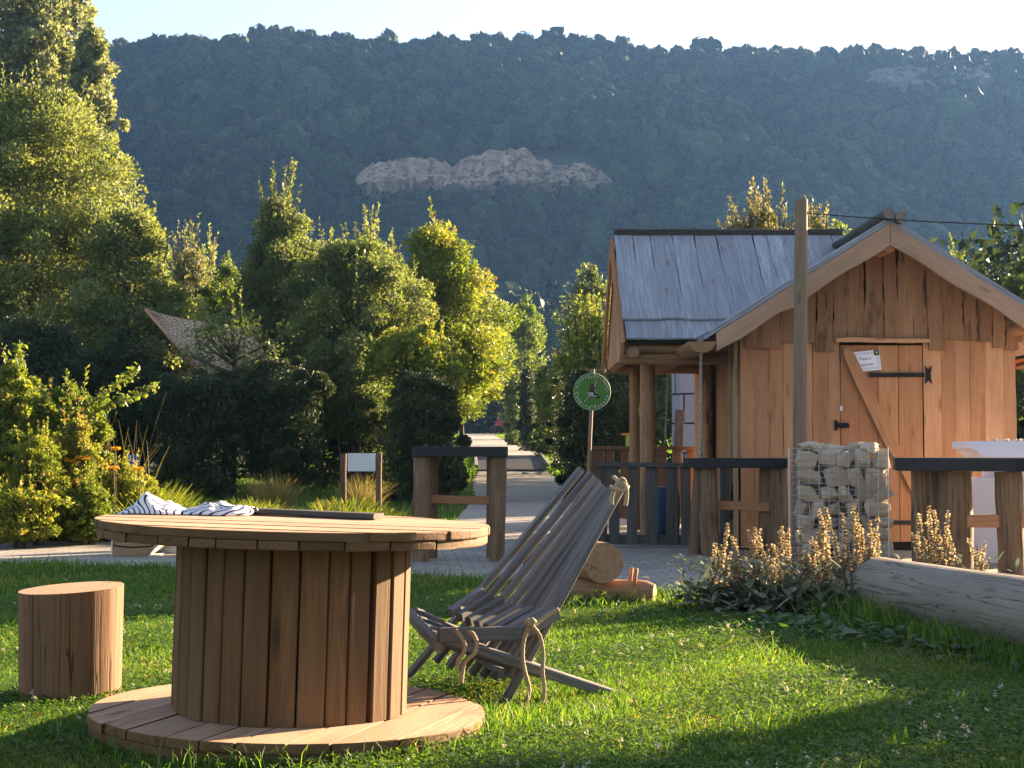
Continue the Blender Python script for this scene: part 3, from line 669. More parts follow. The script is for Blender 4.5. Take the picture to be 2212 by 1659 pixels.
mb = MB(); mb.tube([DC + Vector((0, 0, .081)), DC + Vector((0, 0, .68))], .36, 28, .2); mb.build('gap_shade_core', M['rail'], drum)  # dark core added to stop light and keep the stave gaps dark
drum.rotation_euler = sv_
def ontop(px, py, dz=0):                       # a point of the tilted tabletop seen there
    n = Matrix.Rotation(TILT, 3, 'Y') @ Vector((0, 0, 1)); p0 = DC + n * (0.742 + dz); d = ray(px, py); o = Vector((0, 0, H))
    return o + d * ((p0 - o).dot(n) / d.dot(n))
# loose board on the table
mb = MB(); a, b = Vector((-1.12, 6.12, 0)), Vector((-.50, 5.92, 0))
def onz(p, dz): return DC.z + 0.742 - (p.x - DC.x) * math.tan(TILT) + dz
a.z = onz(a, .014); b.z = onz(b, .014)
mb.plank(a, b, (0, 1, 0), .10, .022, 6, .003, .2, tone=.3)
tag(mb.build('wooden_board', M['rail'], origin=a), 'thin weathered board lying loose on the back of the drum table', 'board')

# striped cloth
def cloth():
    n, m = 90, 34; V = []; r = random.Random(2); T = []
    L, Wd = .47, .26
    for i in range(n):
        for j in range(m):
            u, v = i / (n - 1), j / (m - 1)
            x = -1.45 + L * u; y = 5.90 + .10 * u + (v - .5) * Wd * (1 - .35 * u) - .05 * u
            env = math.exp(-((u - .22) / .13) ** 2) * .040 + math.exp(-((u - .72) / .16) ** 2) * .022 + math.exp(-((u - .93) / .07) ** 2) * .016 + .010
            side = math.sin(math.pi * min(1, max(0, v))) ** .6
            z = env * side * (1 + .25 * math.sin(u * 30 + v * 5) + .25 * math.sin(u * 17 - v * 9 + 1)) + .004 + .006 * abs(math.sin(u * 41 + v * 7)) * side
            z *= min(1, u * 14) * .9 + .1
            y += .02 * math.sin(u * 13 + v * 3); x += .012 * math.sin(v * 11 + u * 6)
            V.append((x, y, onz(Vector((x, y, 0)), z)))
            T.append(u * 1.0 + .12 * math.sin(v * 5 + u * 4) + .05 * v)
    Fc = [(i * m + j, (i + 1) * m + j, (i + 1) * m + j + 1, i * m + j + 1) for i in range(n - 1) for j in range(m - 1)]
    me = bpy.data.meshes.new('striped_cloth'); o = Vector((-1.2, 5.9, .755))
    me.from_pydata([(p[0] - o.x, p[1] - o.y, p[2] - o.z) for p in V], [], Fc); me.polygons.foreach_set('use_smooth', [True] * len(Fc))
    at = me.attributes.new('tone', 'FLOAT', 'POINT'); at.data.foreach_set('value', T)
    t = NT('striped_fabric'); tn = t.attr('tone').outputs['Fac']
    s = t.math('SINE', t.math('MULTIPLY', tn, 118.0)); f = t.ramp(s, [(.60, 0.0), (.66, 1.0)])
    nz = t.noise(t.n('ShaderNodeTexCoord').outputs['Object'], 400, 2)
    M['stripes'] = t.done(t.mix(f, (.72, .70, .72), (.025, .03, .10)), .9, nz, .002, .4, .1)
    ob = link('striped_cloth', me, M['stripes'], None, o); so = ob.modifiers.new('thick', 'SOLIDIFY'); so.thickness = .004; so.offset = 1
    tag(ob, 'crumpled white cloth with navy stripes on the back left of the drum table', 'cloth')
cloth()

# ------------------------------------------------------------------ log stool
def stool():
    c = W(164, 1490, 6.28); c = Vector((X(160, 6.35), 6.35, 0)); r = .205
    h = H + (970 - 1268) * 6.35 / F
    mb = MB(); sides = 44; seg = 8; rd = random.Random(5); V = []; g = []; ph = [rd.random() * 6 for _ in range(5)]
    for i in range(seg + 1):
        u = i / seg
        for k in range(sides):
            a = 2 * math.pi * k / sides; rr = r * (1 - .035 * (1 - u) + .012 * math.sin(3 * a + ph[0]) + .008 * math.sin(7 * a + ph[1]))
            rr *= 1 + .006 * round(math.sin(11 * a)) ; z = u * h + (.012 * math.sin(a * 1 + 1) * u)
            V.append(c + Vector((math.cos(a) * rr, math.sin(a) * rr, z - .02 * (1 - u)))); g.append((math.cos(a) * r + 3, math.sin(a) * r + 8, z))
    fs = [[i * sides + k, i * sides + (k + 1) % sides, (i + 1) * sides + (k + 1) % sides, (i + 1) * sides + k] for i in range(seg) for k in range(sides)]
    mb.add(V, fs, g, .5, 0, True); ring = V[-sides:]; ctr = sum(ring, Vector()) / sides + Vector((0, 0, .002))
    mb.add(ring + [ctr], [[k, (k + 1) % sides, sides] for k in range(sides)], [tuple(v - c - Vector((0, 0, h))) for v in ring] + [(0, 0, 0)], .5, 1)
    tag(mb.build('log_stool', [M['stump'], M['stoolend']], origin=c), 'upright log section used as a stool left of the drum table', 'stool')
M['stoolend'] = endgrain('stool_end_grain', (.50, .31, .19), (.30, .17, .1))
stool()

# ------------------------------------------------------------------ slatted folding chair with ropes
def chair():
    N = Vector((-.047, 6.18, 0)); Ff = Vector((-.487, 6.73, 0)); TN = Vector((.457, 6.50, .857)); TF = Vector((.302, 6.90, .912))
    RN = Vector((.463, 6.45, 0)); RF = Vector((.20, 7.02, 0)); Cc = Vector((-.281, 6.056, .285)); Dd = Vector((-.41, 6.556, .344))
    B = W(1119, 1368, 6.20); A = W(1204, 1321, 6.30); VF = W(961, 1318, 6.62); QF = W(1026, 1270, 6.80)
    e = empty('slatted_chair', N, 'grey slatted wooden folding chair with rope lashings behind the drum table', 'chair')
    n = 10; wd = (TF - TN).normalized()
    def sag(s, d): return Vector((.08, .04, -.09)) * (d * 4 * s * (1 - s))
    # back slats: the outer two run on to the grass as front legs
    for i in range(n):
        s = i / (n - 1); lo = N.lerp(Ff, s); hi = TN.lerp(TF, s) + sag(s, .55); L = (hi - lo)
        mb = MB()
        if i in (0, n - 1): p = lo + Vector((0, 0, -.02))
        else: p = lo + (TN.lerp(TF, s) - lo) * .13 + sag(s, .5)
        q = hi + L.normalized() * random.uniform(-.012, .014)
        nrm = L.cross(wd).normalized()
        mb.plank(p, q, wd, .038 if 0 < i < n - 1 else .036, .026, 6, .0004, .1, seed=i + 5)
        mb.build('back_slat' if 0 < i < n - 1 else 'leg', M['grey'], e)
    # two wide boards at the far side of the top, as a cap
    mb = MB()
    for s0 in (.02, .06): pass
    # seat slats, the outer two run on to the grass as rear legs
    for i in range(8):
        s = (i + .5) / 8; f = Cc.lerp(Dd, s) + Vector((0, 0, -.05 * 4 * s * (1 - s))); r_ = RN.lerp(RF, s); mb = MB()
        if i in (0, 7): q = r_ + Vector((0, 0, -.015))
        else: q = f.lerp(r_, .62) + Vector((0, 0, -.01))
        if i == 0: f = Cc.copy(); q = RN + Vector((0, 0, -.015))
        mb.plank(f, q, (Dd - Cc), .038, .04, 5, .0004, .1, seed=i + 40)
        mb.build('seat_slat' if 0 < i < 7 else 'leg', M['grey'], e)
    # short upper slats between the back slats
    for i in range(8):
        s = (i + .35) / 8; mb = MB(); mb.plank(B.lerp(VF, s) + Vector((0, 0, -.02 * math.sin(math.pi * s))), A.lerp(QF, s) + Vector((0, 0, -.03 * math.sin(math.pi * s))), (VF - B), .034, .036, 4, .0004, .1, seed=i + 70)
        mb.build('short_slat', M['grey'], e)
    mb = MB(); mb.plank(Cc + Vector((0, -.01, .006)), B + Vector((.0, -.01, 0)), (0, 1, .0), .03, .055, 4, .0005, .1, seed=90); mb.build('front_rail', M['grey'], e)
    mb = MB(); mb.plank(Cc + Vector((0, 0, -.035)), Dd + Vector((-.01, 0, -.035)), (1, -.3, .3), .03, .06, 4, .0005, .1, seed=91); mb.build('front_rail', M['grey'], e)
    mb = MB(); mb.plank(B + Vector((-.01, -.02, -.01)), A + Vector((0, -.03, 0)), (0, 0, 1), .05, .024, 4, .0005, .1, seed=92); mb.build('side_rail', M['grey'], e)
    mb = MB(); mb.plank(Cc.lerp(RN, .30) + Vector((0, .02, -.06)), Dd.lerp(RF, .30) + Vector((0, 0, -.06)), (1, 0, -.3), .06, .02, 4, .0005, .1, seed=93); mb.build('crossbar', M['grey'], e)
    def rope(pts, r=.0085):
        mb = MB(); P = [Vector(p) for p in pts]; out = []                     # a smooth curve through the points
        for i in range(len(P) - 1):
            p0, p1, p2, p3 = P[max(i - 1, 0)], P[i], P[i + 1], P[min(i + 2, len(P) - 1)]
            for k in range(8):
                t = k / 8; out.append(.5 * ((2 * p1) + (p2 - p0) * t + (2 * p0 - 5 * p1 + 4 * p2 - p3) * t * t + (3 * p1 - p0 - 3 * p2 + p3) * t ** 3))
        out.append(P[-1]); rr = [r * (1 + .16 * math.sin(i * 2.4)) for i in range(len(out))]
        mb.tube(out, rr, 8); mb.build('rope', M['rope'], e)
    Y = 6.17
    rope([W(1206, 1316, 6.24), W(1180, 1331, 6.21), W(1150, 1352, 6.17), W(1140, 1350, 6.13)])
    rope([W(1147, 1345, 6.15), W(1132, 1380, Y), W(1129, 1420, Y), W(1134, 1452, Y), W(1143, 1490, Y - .02), W(1134, 1530, Y - .04), W(1126, 1560, 6.0)][:6])
    rope([W(1145, 1347, 6.15), W(1165, 1372, Y), W(1173, 1410, Y), W(1172, 1450, Y), W(1176, 1490, Y), W(1171, 1528, Y)])
    for (px, py, r_) in ((1146, 1350, .018), (1150, 1345, .015), (1141, 1346, .014)):
        mb = MB(); p = W(px, py, 6.14); mb.tube([p - Vector((.013, 0, 0)), p + Vector((0, -.004, .008)), p + Vector((.013, 0, 0))], [r_ * .6, r_, r_ * .6], 8); mb.build('knot', M['rope'], e)
    yl = 6.02
    rope([W(984, 1362, yl), W(994, 1373, yl - .02), W(1004, 1392, yl - .02), W(1001, 1410, yl - .02), W(990, 1425, yl - .02), W(988, 1446, yl - .02)], .008)
    rope([W(1012, 1366, yl), W(1022, 1370, yl - .03), W(1030, 1390, yl - .03), W(1024, 1412, yl - .03), W(1010, 1424, yl - .03), W(1001, 1440, yl - .02), W(997, 1475, yl - .02)], .008)
    yt = 6.46
    rope([W(1325, 1030, yt), W(1336, 1040, yt - .04), W(1345, 1052, yt - .04), W(1352, 1046, yt - .03), W(1343, 1034, yt - .04), W(1330, 1050, yt - .04), W(1322, 1075, yt - .04), W(1322, 1090, yt - .04)], .0085)
    rope([W(1340, 1036, yt - .03), W(1352, 1052, yt - .05), W(1354, 1072, yt - .05), W(1351, 1092, yt - .05)], .0085)
    rope([W(1318, 1052, yt - .04), W(1332, 1056, yt - .06), W(1348, 1060, yt - .06), W(1356, 1050, yt - .03)], .0085)
chair()

# ------------------------------------------------------------------ log bench: a round beam on a cross log with two pegs
def logbench():
    e = empty('log_bench', (.75, 10.05, 0), 'round log beam resting on a low cross log with two pegs, behind the chair', 'bench')
    mb = MB(); mb.log((.22, 10.22, .08), (.905, 10.02, .08), .088, seg=14, sides=22, wob=.02, knots=3, seed=5, roundend=1.2); mb.build('cross_log', [M['log'], M['end']], e)
    mb = MB(); c = W(1305, 1216, 9.95); mb.log(c, c + Vector((-.42, 1.15, 0)), .131, seg=10, sides=28, wob=.015, knots=1, seed=7); mb.build('beam', [M['log'], M['end']], e)
    for px, Y in ((1359, 10.06), (1369, 10.0)):
        b = W(px, 1256, Y); b.z = .12; mb = MB(); mb.tube([b, b + Vector((.018, 0, .125))], .0125, 10); mb.build('peg', M['larch_red'], e)
logbench()
# big grey log lying on the lawn edge at the right
mb = MB(); mb.log((2.17, 9.62, .185), (2.62, 7.0, .20), .172, .185, seg=14, sides=32, wob=.012, knots=2, seed=3, roundend=.35)
tag(mb.build('fallen_log', [M['greylog'], M['endgrey']], origin=(2.4, 8.3, 0)), 'thick bleached log lying on the lawn at the right edge', 'log')

# ------------------------------------------------------------------ bar tables: black top on rough log legs
def bartable(label, top, z, th, legs, bars, org, gid='bar tables with black tops'):
    e = empty('bar_table', org, label, 'table', gid)
    mb = MB(); mb.prism([(x, y, z - th) for x, y in top], (0, 0, 1), th); mb.build('top', M['black'], e, bevel=.006)
    for i, (p, q, r0, r1, kn) in enumerate(legs):
        mb = MB(); mb.log(p, q, r0, r1, seg=16, sides=20, wob=.035, knots=kn, seed=hash(label[:9]) % 50 + i * 7 if False else len(label) * 3 + i * 7); mb.build('leg', [M['logbark'], M['end']], e)
    for (p, q, wd, h) in bars:
        mb = MB(); mb.plank(p, q, (0, 0, 1), h, wd, 2, .0008, .1, seed=len(label)); mb.build('stretcher', M['larch_red'], e)
Y = 13.9
bartable('black topped bar table on rough logs standing left of the slatted chair', [(X(892, 13.9), 13.88), (X(1097, 13.9), 13.88), (X(1097, 13.9), 14.55), (X(892, 13.9), 14.55)], 1.022, .09,
  [((X(908, 14), 14.02, 0), (X(914, 14), 14.02, .935), .082, .085, 3), ((X(933, 14.4), 14.42, 0), (X(934, 14.4), 14.42, .935), .05, .05, 1), ((X(1073, 14), 14.02, 0), (X(1076, 14), 14.02, .935), .07, .076, 3), ((X(1062, 14.4), 14.45, 0), (X(1063, 14.4), 14.45, .935), .05, .05, 0)],
  [((X(930, 14.1), 14.2, .55), (X(1060, 14.1), 14.2, .535), .05, .075)], (-.45, 14.2, 0))
bartable('black topped bar table on forked logs between the picket fence and the gabion', [(X(1489, 14.6), 14.6), (X(1701, 14.6), 14.6), (X(1701, 14.6), 15.15), (X(1489, 14.6), 15.15)], H + (970 - 990) * 14.6 / F, .09,
  [((X(1498, 15), 14.95, 0), (X(1509, 15), 14.95, .83), .062, .055, 2), ((X(1533, 14.75), 14.75, 0), (X(1530, 14.75), 14.75, .83), .085, .08, 4), ((X(1655, 14.9), 14.95, 0), (X(1660, 14.9), 14.95, .83), .085, .085, 1), ((X(1684, 14.75), 14.75, 0), (X(1680, 14.75), 14.75, .83), .075, .08, 3)],
  [((X(1550, 14.8), 14.85, .475), (X(1662, 14.8), 14.85, .455), .05, .085)], (2.1, 14.8, 0))
Y = 12.5; x0 = X(1953, Y)
arc = [(x0 + .02, Y + .02), (x0, Y + .3), (x0 + .1, 13.3), (x0 + 1.9, 13.3), (x0 + 1.95, 12.35)] + [(x0 + 1.95 - 1.93 * u, 12.35 - .25 * math.sin(math.pi * u) + .17 * u) for u in (.15, .3, .45, .6, .75, .9)]
bartable('black topped bar table on thick logs at the right edge, its front edge curved', arc, H + (970 - 989) * 12.4 / F, .105,
  [((X(1990, 12.8), 12.8, 0), (X(1988, 12.8), 12.8, .82), .085, .08, 1), ((X(2062, 12.6), 12.6, 0), (X(2062, 12.6), 12.6, .82), .128, .132, 2), ((X(2186, 12.4), 12.45, 0), (X(2180, 12.4), 12.45, .82), .105, .11, 1), ((X(2030, 13.1), 13.1, 0), (X(2030, 13.1), 13.1, .82), .08, .08, 0)],
  [((X(2095, 12.4), 12.50, .43), (X(2260, 12.4), 12.32, .44), .05, .10)], (4, 12.8, 0))

# ------------------------------------------------------------------ gabion
def rockmat():
    t = NT('limestone'); ob = t.n('ShaderNodeTexCoord').outputs['Object']; tn = t.attr('tone').outputs['Fac']
    n1 = t.noise(ob, 6, 5, .6); n2 = t.noise(ob, 45, 5, .7)
    c = t.mix(tn, (.42, .32, .23), (.64, .52, .39)); c = t.mix(t.ramp(n1, [(.35, 0.0), (.65, .7)]), c, (.46, .34, .23))
    c = t.mix(t.ramp(n2, [(.5, 0.0), (.85, .8)]), c, (.17, .14, .12))
    return t.done(c, .9, n2, .008, .8, .15)
M['stone'] = rockmat()
import bmesh
def stone_mesh(name, c, dx, dy, dz, rot, seed, tone):
    rd = random.Random(seed); bm = bmesh.new()
    m = Matrix.Rotation(rot[2], 3, 'Z') @ Matrix.Rotation(rot[1], 3, 'Y') @ Matrix.Rotation(rot[0], 3, 'X')
    for k in range(15):
        v = Vector((rd.gauss(0, 1), rd.gauss(0, 1), rd.gauss(0, 1))).normalized()
        v = Vector([math.copysign(abs(q) ** .6, q) for q in v])
        bm.verts.new(m @ Vector((v.x * dx, v.y * dy, v.z * dz)) )
    res = bmesh.ops.convex_hull(bm, input=bm.verts)
    for v in [v for v in bm.verts if not v.link_faces]: bm.verts.remove(v)
    bmesh.ops.dissolve_limit(bm, angle_limit=R(14), verts=bm.verts, edges=bm.edges)
    bmesh.ops.bevel(bm, geom=list(bm.edges), offset=min(dx, dz) * .05, segments=1, affect='EDGES', profile=.6)
    me = bpy.data.meshes.new(name); bm.to_mesh(me); bm.free()
    at = me.attributes.new('tone', 'FLOAT', 'POINT'); at.data.foreach_set('value', [tone] * len(me.vertices)); return me
def gabion():
    gx0, gx1, gy0, gy1, gz1 = X(1705, 13.6), X(1912, 13.6), 13.6, 14.25, .985
    wdt = gx1 - gx0; rz = R(-9); o = Vector((gx0, gy0, 0)); e = empty('gabion', o, 'wire basket filled with pale stones standing in front of the hut', 'gabion', rz=rz)
    rd = random.Random(12)
    def put(u, v, zz, dx, dy, dz, s):
        me = stone_mesh('stone', None, dx, dy, dz, (rd.uniform(-.3, .3), rd.uniform(-.35, .35), rd.uniform(-.5, .5)), s, rd.random())
        ob = link('stone', me, M['stone'], e); ob.location = (u, v, zz)
    D = gy1 - gy0; s = 0; z = .05
    while z < gz1 - .02:
        h = rd.choice([.05, .06, .075, .085]); u = .02 + rd.uniform(0, .04)
        while u < wdt - .02:
            dx = rd.uniform(.06, .13); put(min(u + dx, wdt - .05), .075 + rd.uniform(0, .03), z + h * .7 + rd.uniform(-.012, .012), dx, .075, h * rd.uniform(.85, 1.3), s := s + 1); u += dx * 1.8
        v = .18
        while v < D - .05:
            dy = rd.uniform(.07, .1); put(wdt - .075, v + dy * .6, z + h * .7, .07, dy, h, s := s + 1); v += dy * 2.1
        z += h * 1.75
    for k in range(14): put(rd.uniform(.08, wdt - .08), rd.uniform(.1, .5), gz1 + rd.uniform(-.02, .03), rd.uniform(.06, .11), .09, rd.uniform(.04, .065), s := s + 1)
    print('gabion stones', s)
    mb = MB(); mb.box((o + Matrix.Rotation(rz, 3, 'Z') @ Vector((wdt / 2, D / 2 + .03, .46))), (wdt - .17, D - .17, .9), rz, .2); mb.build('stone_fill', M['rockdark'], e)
    mb = MB(); m = Matrix.Rotation(rz, 3, 'Z')
    def wr(a, b, r=.003): mb.tube([o + m @ Vector(a), o + m @ Vector(b)], r, 4, sm=False)
    nx = 10; nz = 20; f = -.008
    for i in range(nx + 1): u = wdt * i / nx; wr((u, f, 0), (u, f, gz1 + .02)); wr((u, D, 0), (u, D, gz1 + .02))
    for j in range(nz + 1): zz = (gz1 + .02) * j / nz; wr((0, f - .004, zz), (wdt, f - .004, zz)); wr((wdt + .004, f, zz), (wdt + .004, D, zz)); wr((0, f, zz), (0, D, zz))
    for i in range(1, 7): v = D * i / 7; wr((wdt + .008, v, 0), (wdt + .008, v, gz1 + .02)); wr((0, v, 0), (0, v, gz1 + .02))
    for u in (0, wdt): wr((u, f - .004, 0), (u, f - .004, gz1 + .03), .005)
    mb.build('wire_cage', M['wire'], e)
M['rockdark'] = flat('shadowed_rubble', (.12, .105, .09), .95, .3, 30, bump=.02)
gabion()
# grey pole behind the gabion, with the cable of the lights
e = empty('wooden_pole', (X(1728, 14.35), 14.35, 0), 'tall grey timber pole rising behind the gabion in front of the hut', 'pole')
mb = MB(); a = W(1726, 1150, 14.35); a.z = 0; b = W(1731, 431, 14.35); mb.log(a, b, .066, .059, seg=14, sides=22, wob=.012, knots=2, seed=21); mb.build('post', [M['pole'], M['end']], e)
mb = MB(); c = W(1744, 464, 14.30); mb.tube([c, c + Vector((0, -.02, .03)), c + Vector((.02, -.01, .03)), c + Vector((.02, 0, 0))], .004, 6); mb.build('hook', M['iron'], e)
mb = MB(); p, q = W(1748, 461, 14.3), W(2200, 487, 14.0); mb.tube([p.lerp(q, i / 24) - Vector((0, 0, .012 * math.sin(math.pi * i / 24))) for i in range(25)] + [q + (q - p) * .5], .0055, 6)
tag(mb.build('cable', M['iron'], origin=p), 'thin dark cable strung from the grey pole across the gable to the right', 'cable')

# ------------------------------------------------------------------ small things on the terrace and beyond
# blank white board between two posts
e = empty('info_board', W(780, 1100, 19), 'blank white board between two dark posts behind the drum table', 'sign')
e.location = (X(780, 19), 19, 0)
for px in (742, 818):
    mb = MB(); b = W(px, 980, 19); mb.plank((b.x, 19, -.1), (b.x, 19, b.z), (1, 0, 0), .07, .07, 4, .002, .15, seed=px); mb.build('post', M['brownrail'], e)
p, q = W(751, 1018, 18.95), W(811, 979, 18.95); mb = MB(); mb.box(((p.x + q.x) / 2, 18.95, (p.z + q.z) / 2), (q.x - p.x, .015, q.z - p.z)); mb.build('panel', M['panel'], e)
# parking sign for wheelchair users
Y = 22.0; c = W(286, 994, Y); e = empty('parking_sign', (c.x, Y, gz(Y)), 'small blue wheelchair sign low among the plants at the left', 'sign')
mb = MB(); mb.tube([(c.x, Y + .02, gz(Y)), (c.x, Y + .02, c.z - .05)], .02, 8); mb.build('post', M['wire'], e)
mb = MB(); mb.box((c.x, Y, c.z), (.205, .008, .175)); mb.build('plate', M['blue'], e)
mb = MB(); yy = Y - .006
mb.box((c.x - .03, yy, c.z + .055), (.026, .004, .026)); mb.box((c.x - .028, yy, c.z + .015), (.018, .004, .055)); mb.box((c.x + .0, yy, c.z - .012), (.06, .004, .014)); mb.plank((c.x + .028, yy, c.z - .012), (c.x + .05, yy, c.z - .055), (1, 0, 0), .015, .004)
mb.box((c.x - .006, yy, c.z + .02), (.045, .004, .012))
mb.tube([(c.x - .012 + .042 * math.cos(a), yy, c.z - .03 + .042 * math.sin(a)) for a in [R(110) + R(230) * k / 12 for k in range(13)]], .006, 4)
mb.build('symbol', M['mark_white'], e)
# striped canvas bag standing on the paving behind the drum
t = NT('striped_canvas'); gcv = t.attr('gc').outputs['Vector']; z_ = t.n('ShaderNodeSeparateXYZ', {0: gcv}).outputs[2]; xx = t.n('ShaderNodeSeparateXYZ', {0: gcv}).outputs[0]
zz = t.math('ADD', z_, t.math('MULTIPLY', t.math('ABSOLUTE', t.math('SUBTRACT', xx, .24)), -.10))
b1 = t.math('ADD', *[t.math('LESS_THAN', t.math('ABSOLUTE', t.math('SUBTRACT', zz, q)), .0075) for q in (.085, .135)])
M['canvas'] = t.done(t.mix(b1, (.30, .19, .10), (.02, .018, .016)), .9, t.noise(gcv, 60, 3), .006, .5, .1)
M['whitecanvas'] = flat('pale_canvas', (.62, .58, .52), .9, .05, 6)
Y = 14.65; x0, x1 = X(246, Y), X(352, Y); e = empty('canvas_bag', ((x0 + x1) / 2, Y, 0), 'beige canvas bag with black stripes standing on the paving behind the drum', 'bag')
def soft(n, mat, pts_fn, nu=20, nv=12):
    V = []; g = []
    for i in range(nu):
        for j in range(nv):
            p, q = pts_fn(i / (nu - 1), j / (nv - 1)); V.append(p); g.append(q)
    mb = MB(); mb.add(V, [[i * nv + j, (i + 1) * nv + j, (i + 1) * nv + j + 1, i * nv + j + 1] for i in range(nu - 1) for j in range(nv - 1)], g, .5, 0, True)
    o = mb.build(n, mat, e); s = o.modifiers.new('thick', 'SOLIDIFY'); s.thickness = .012; return o
wB = x1 - x0
soft('front', M['canvas'], lambda u, v: (Vector((x0 + u * wB * (.70 + .40 * v), Y - .02 * math.sin(u * 3.1) + .03 * v, v * .30 - .012 * math.sin(u * 9) * v)), (u * wB, 0, v * .30)))
soft('side', M['whitecanvas'], lambda u, v: (Vector((x0 - .03 * u, Y + .42 * u, v * .30)), (u, 0, v)))
soft('side', M['whitecanvas'], lambda u, v: (Vector((x0 + wB * (.72 + .42 * v) + .25 * u * v, Y + .03 + .40 * u, .012 + v * .3)), (u, 0, v)))
soft('back', M['whitecanvas'], lambda u, v: (Vector((x0 - .05 + (wB + .2) * u, Y + .43, v * .31)), (u, 0, v)))
mb = MB(); mb.box(((x0 + x1) / 2, Y + .2, .01), (wB * .8, .38, .012)); mb.build('bottom', M['whitecanvas'], e)
# canvas sail roof seen between the trees at the left
t = NT('sail_cloth'); gcv = t.attr('gc').outputs['Vector']
bk = t.n('ShaderNodeTexBrick', {'Vector': gcv, 'Color1': (.76, .60, .46, 1), 'Color2': (.90, .77, .62, 1), 'Mortar': (.22, .16, .11, 1), 'Scale': 1.0, 'Mortar Size': .012, 'Brick Width': .16, 'Row Height': .22}).outputs[0]
M['sail'] = t.done(t.mix(t.ramp(t.noise(gcv, 7, 6, .7), [(.46, 0.0), (.64, .6)]), bk, (.45, .34, .23)), .9, t.noise(gcv, 14, 4), .04, .8, .1)
p_ = [n_ for n_ in t.t.nodes if n_.type == 'BSDF_PRINCIPLED'][0]; tr_ = t.n('ShaderNodeBsdfTranslucent', {'Color': t.mix(1.0, t.mix(t.ramp(t.noise(gcv, 7, 6, .7), [(.46, 0.0), (.64, .6)]), bk, (.45, .34, .2)), (1.3, 1.22, 1.1), 'MULTIPLY')}); t.t.links.new(t.n('ShaderNodeMixShader', {0: .5, 1: p_.outputs[0], 2: tr_.outputs[0]}).outputs[0], t.out.inputs[0])
e = empty('canvas_roof', (X(450, 28.6), 28.6, gz(28.6)), 'pale pointed canvas roof showing in the dark hedge at the left', 'canopy')
Pk = W(314, 668, 28.6); Pb = W(440, 816, 28.0); Pr = W(580, 775, 29.2); Pm = Pr
mb = MB(); n = 14; V = []; G_ = []
for i in range(n + 1):
    for j in range(n + 1):
        u, v = i / n, j / n; p = Pk.lerp(Pb, u).lerp((Pk.lerp(Pm, .0) if False else Pk).lerp(Pr, u) if True else Pr, v)
        p = p + Vector((.10, 0, .34)) * (math.sin(math.pi * u ** 2.2) * v ** 1.5) + Vector((0, .05 * math.sin(u * 9 + v * 4), .03 * math.sin(v * 13 + u * 5)))
        V.append(p); G_.append((u * 3, v * 3, 0))
mb.add(V, [[i * (n + 1) + j, (i + 1) * (n + 1) + j, (i + 1) * (n + 1) + j + 1, i * (n + 1) + j + 1] for i in range(n) for j in range(n)], G_, .5, 0, True)
o = mb.build('canvas', M['sail'], e); s = o.modifiers.new('thick', 'SOLIDIFY'); s.thickness = .01
mb = MB(); mb.tube([Pk, Pb + Vector((.05, 0, -.05))], .03, 8, .3); mb.build('edge_pole', M['larch'], e)
for p in (Pb + Vector((.1, .1, 0)), Pr): mb = MB(); mb.tube([(p.x, p.y + .05, gz(p.y)), p], .035, 8, .3); mb.build('pole', M['pole'], e)
# boardwalk on the path
e = empty('boardwalk', (0, 39, gz(39)), 'weathered boardwalk with low timber edges crossing the gravel path', 'boardwalk')
mb = MB(); y = 39; rd = random.Random(4)
while y < 53: mb.plank((-.82 - (y - 39) * .026, y, gz(y) + .045), (.9, y, gz(y) + .045), (0, 1, 0), .135, .03, 1, 0, .1, seed=rd.random()); y += .15
mb.build('deck', M['grey'], e)
for xa, xb in ((-.88, -1.24), (.94, .94)):
    mb = MB(); mb.plank((xa, 38.8, gz(38.8) + .13), (xb, 53.2, gz(53.2) + .13), (1, 0, 0), .08, .09, 3, .002, .1, seed=3); mb.build('kerb_rail', M['grey'], e)
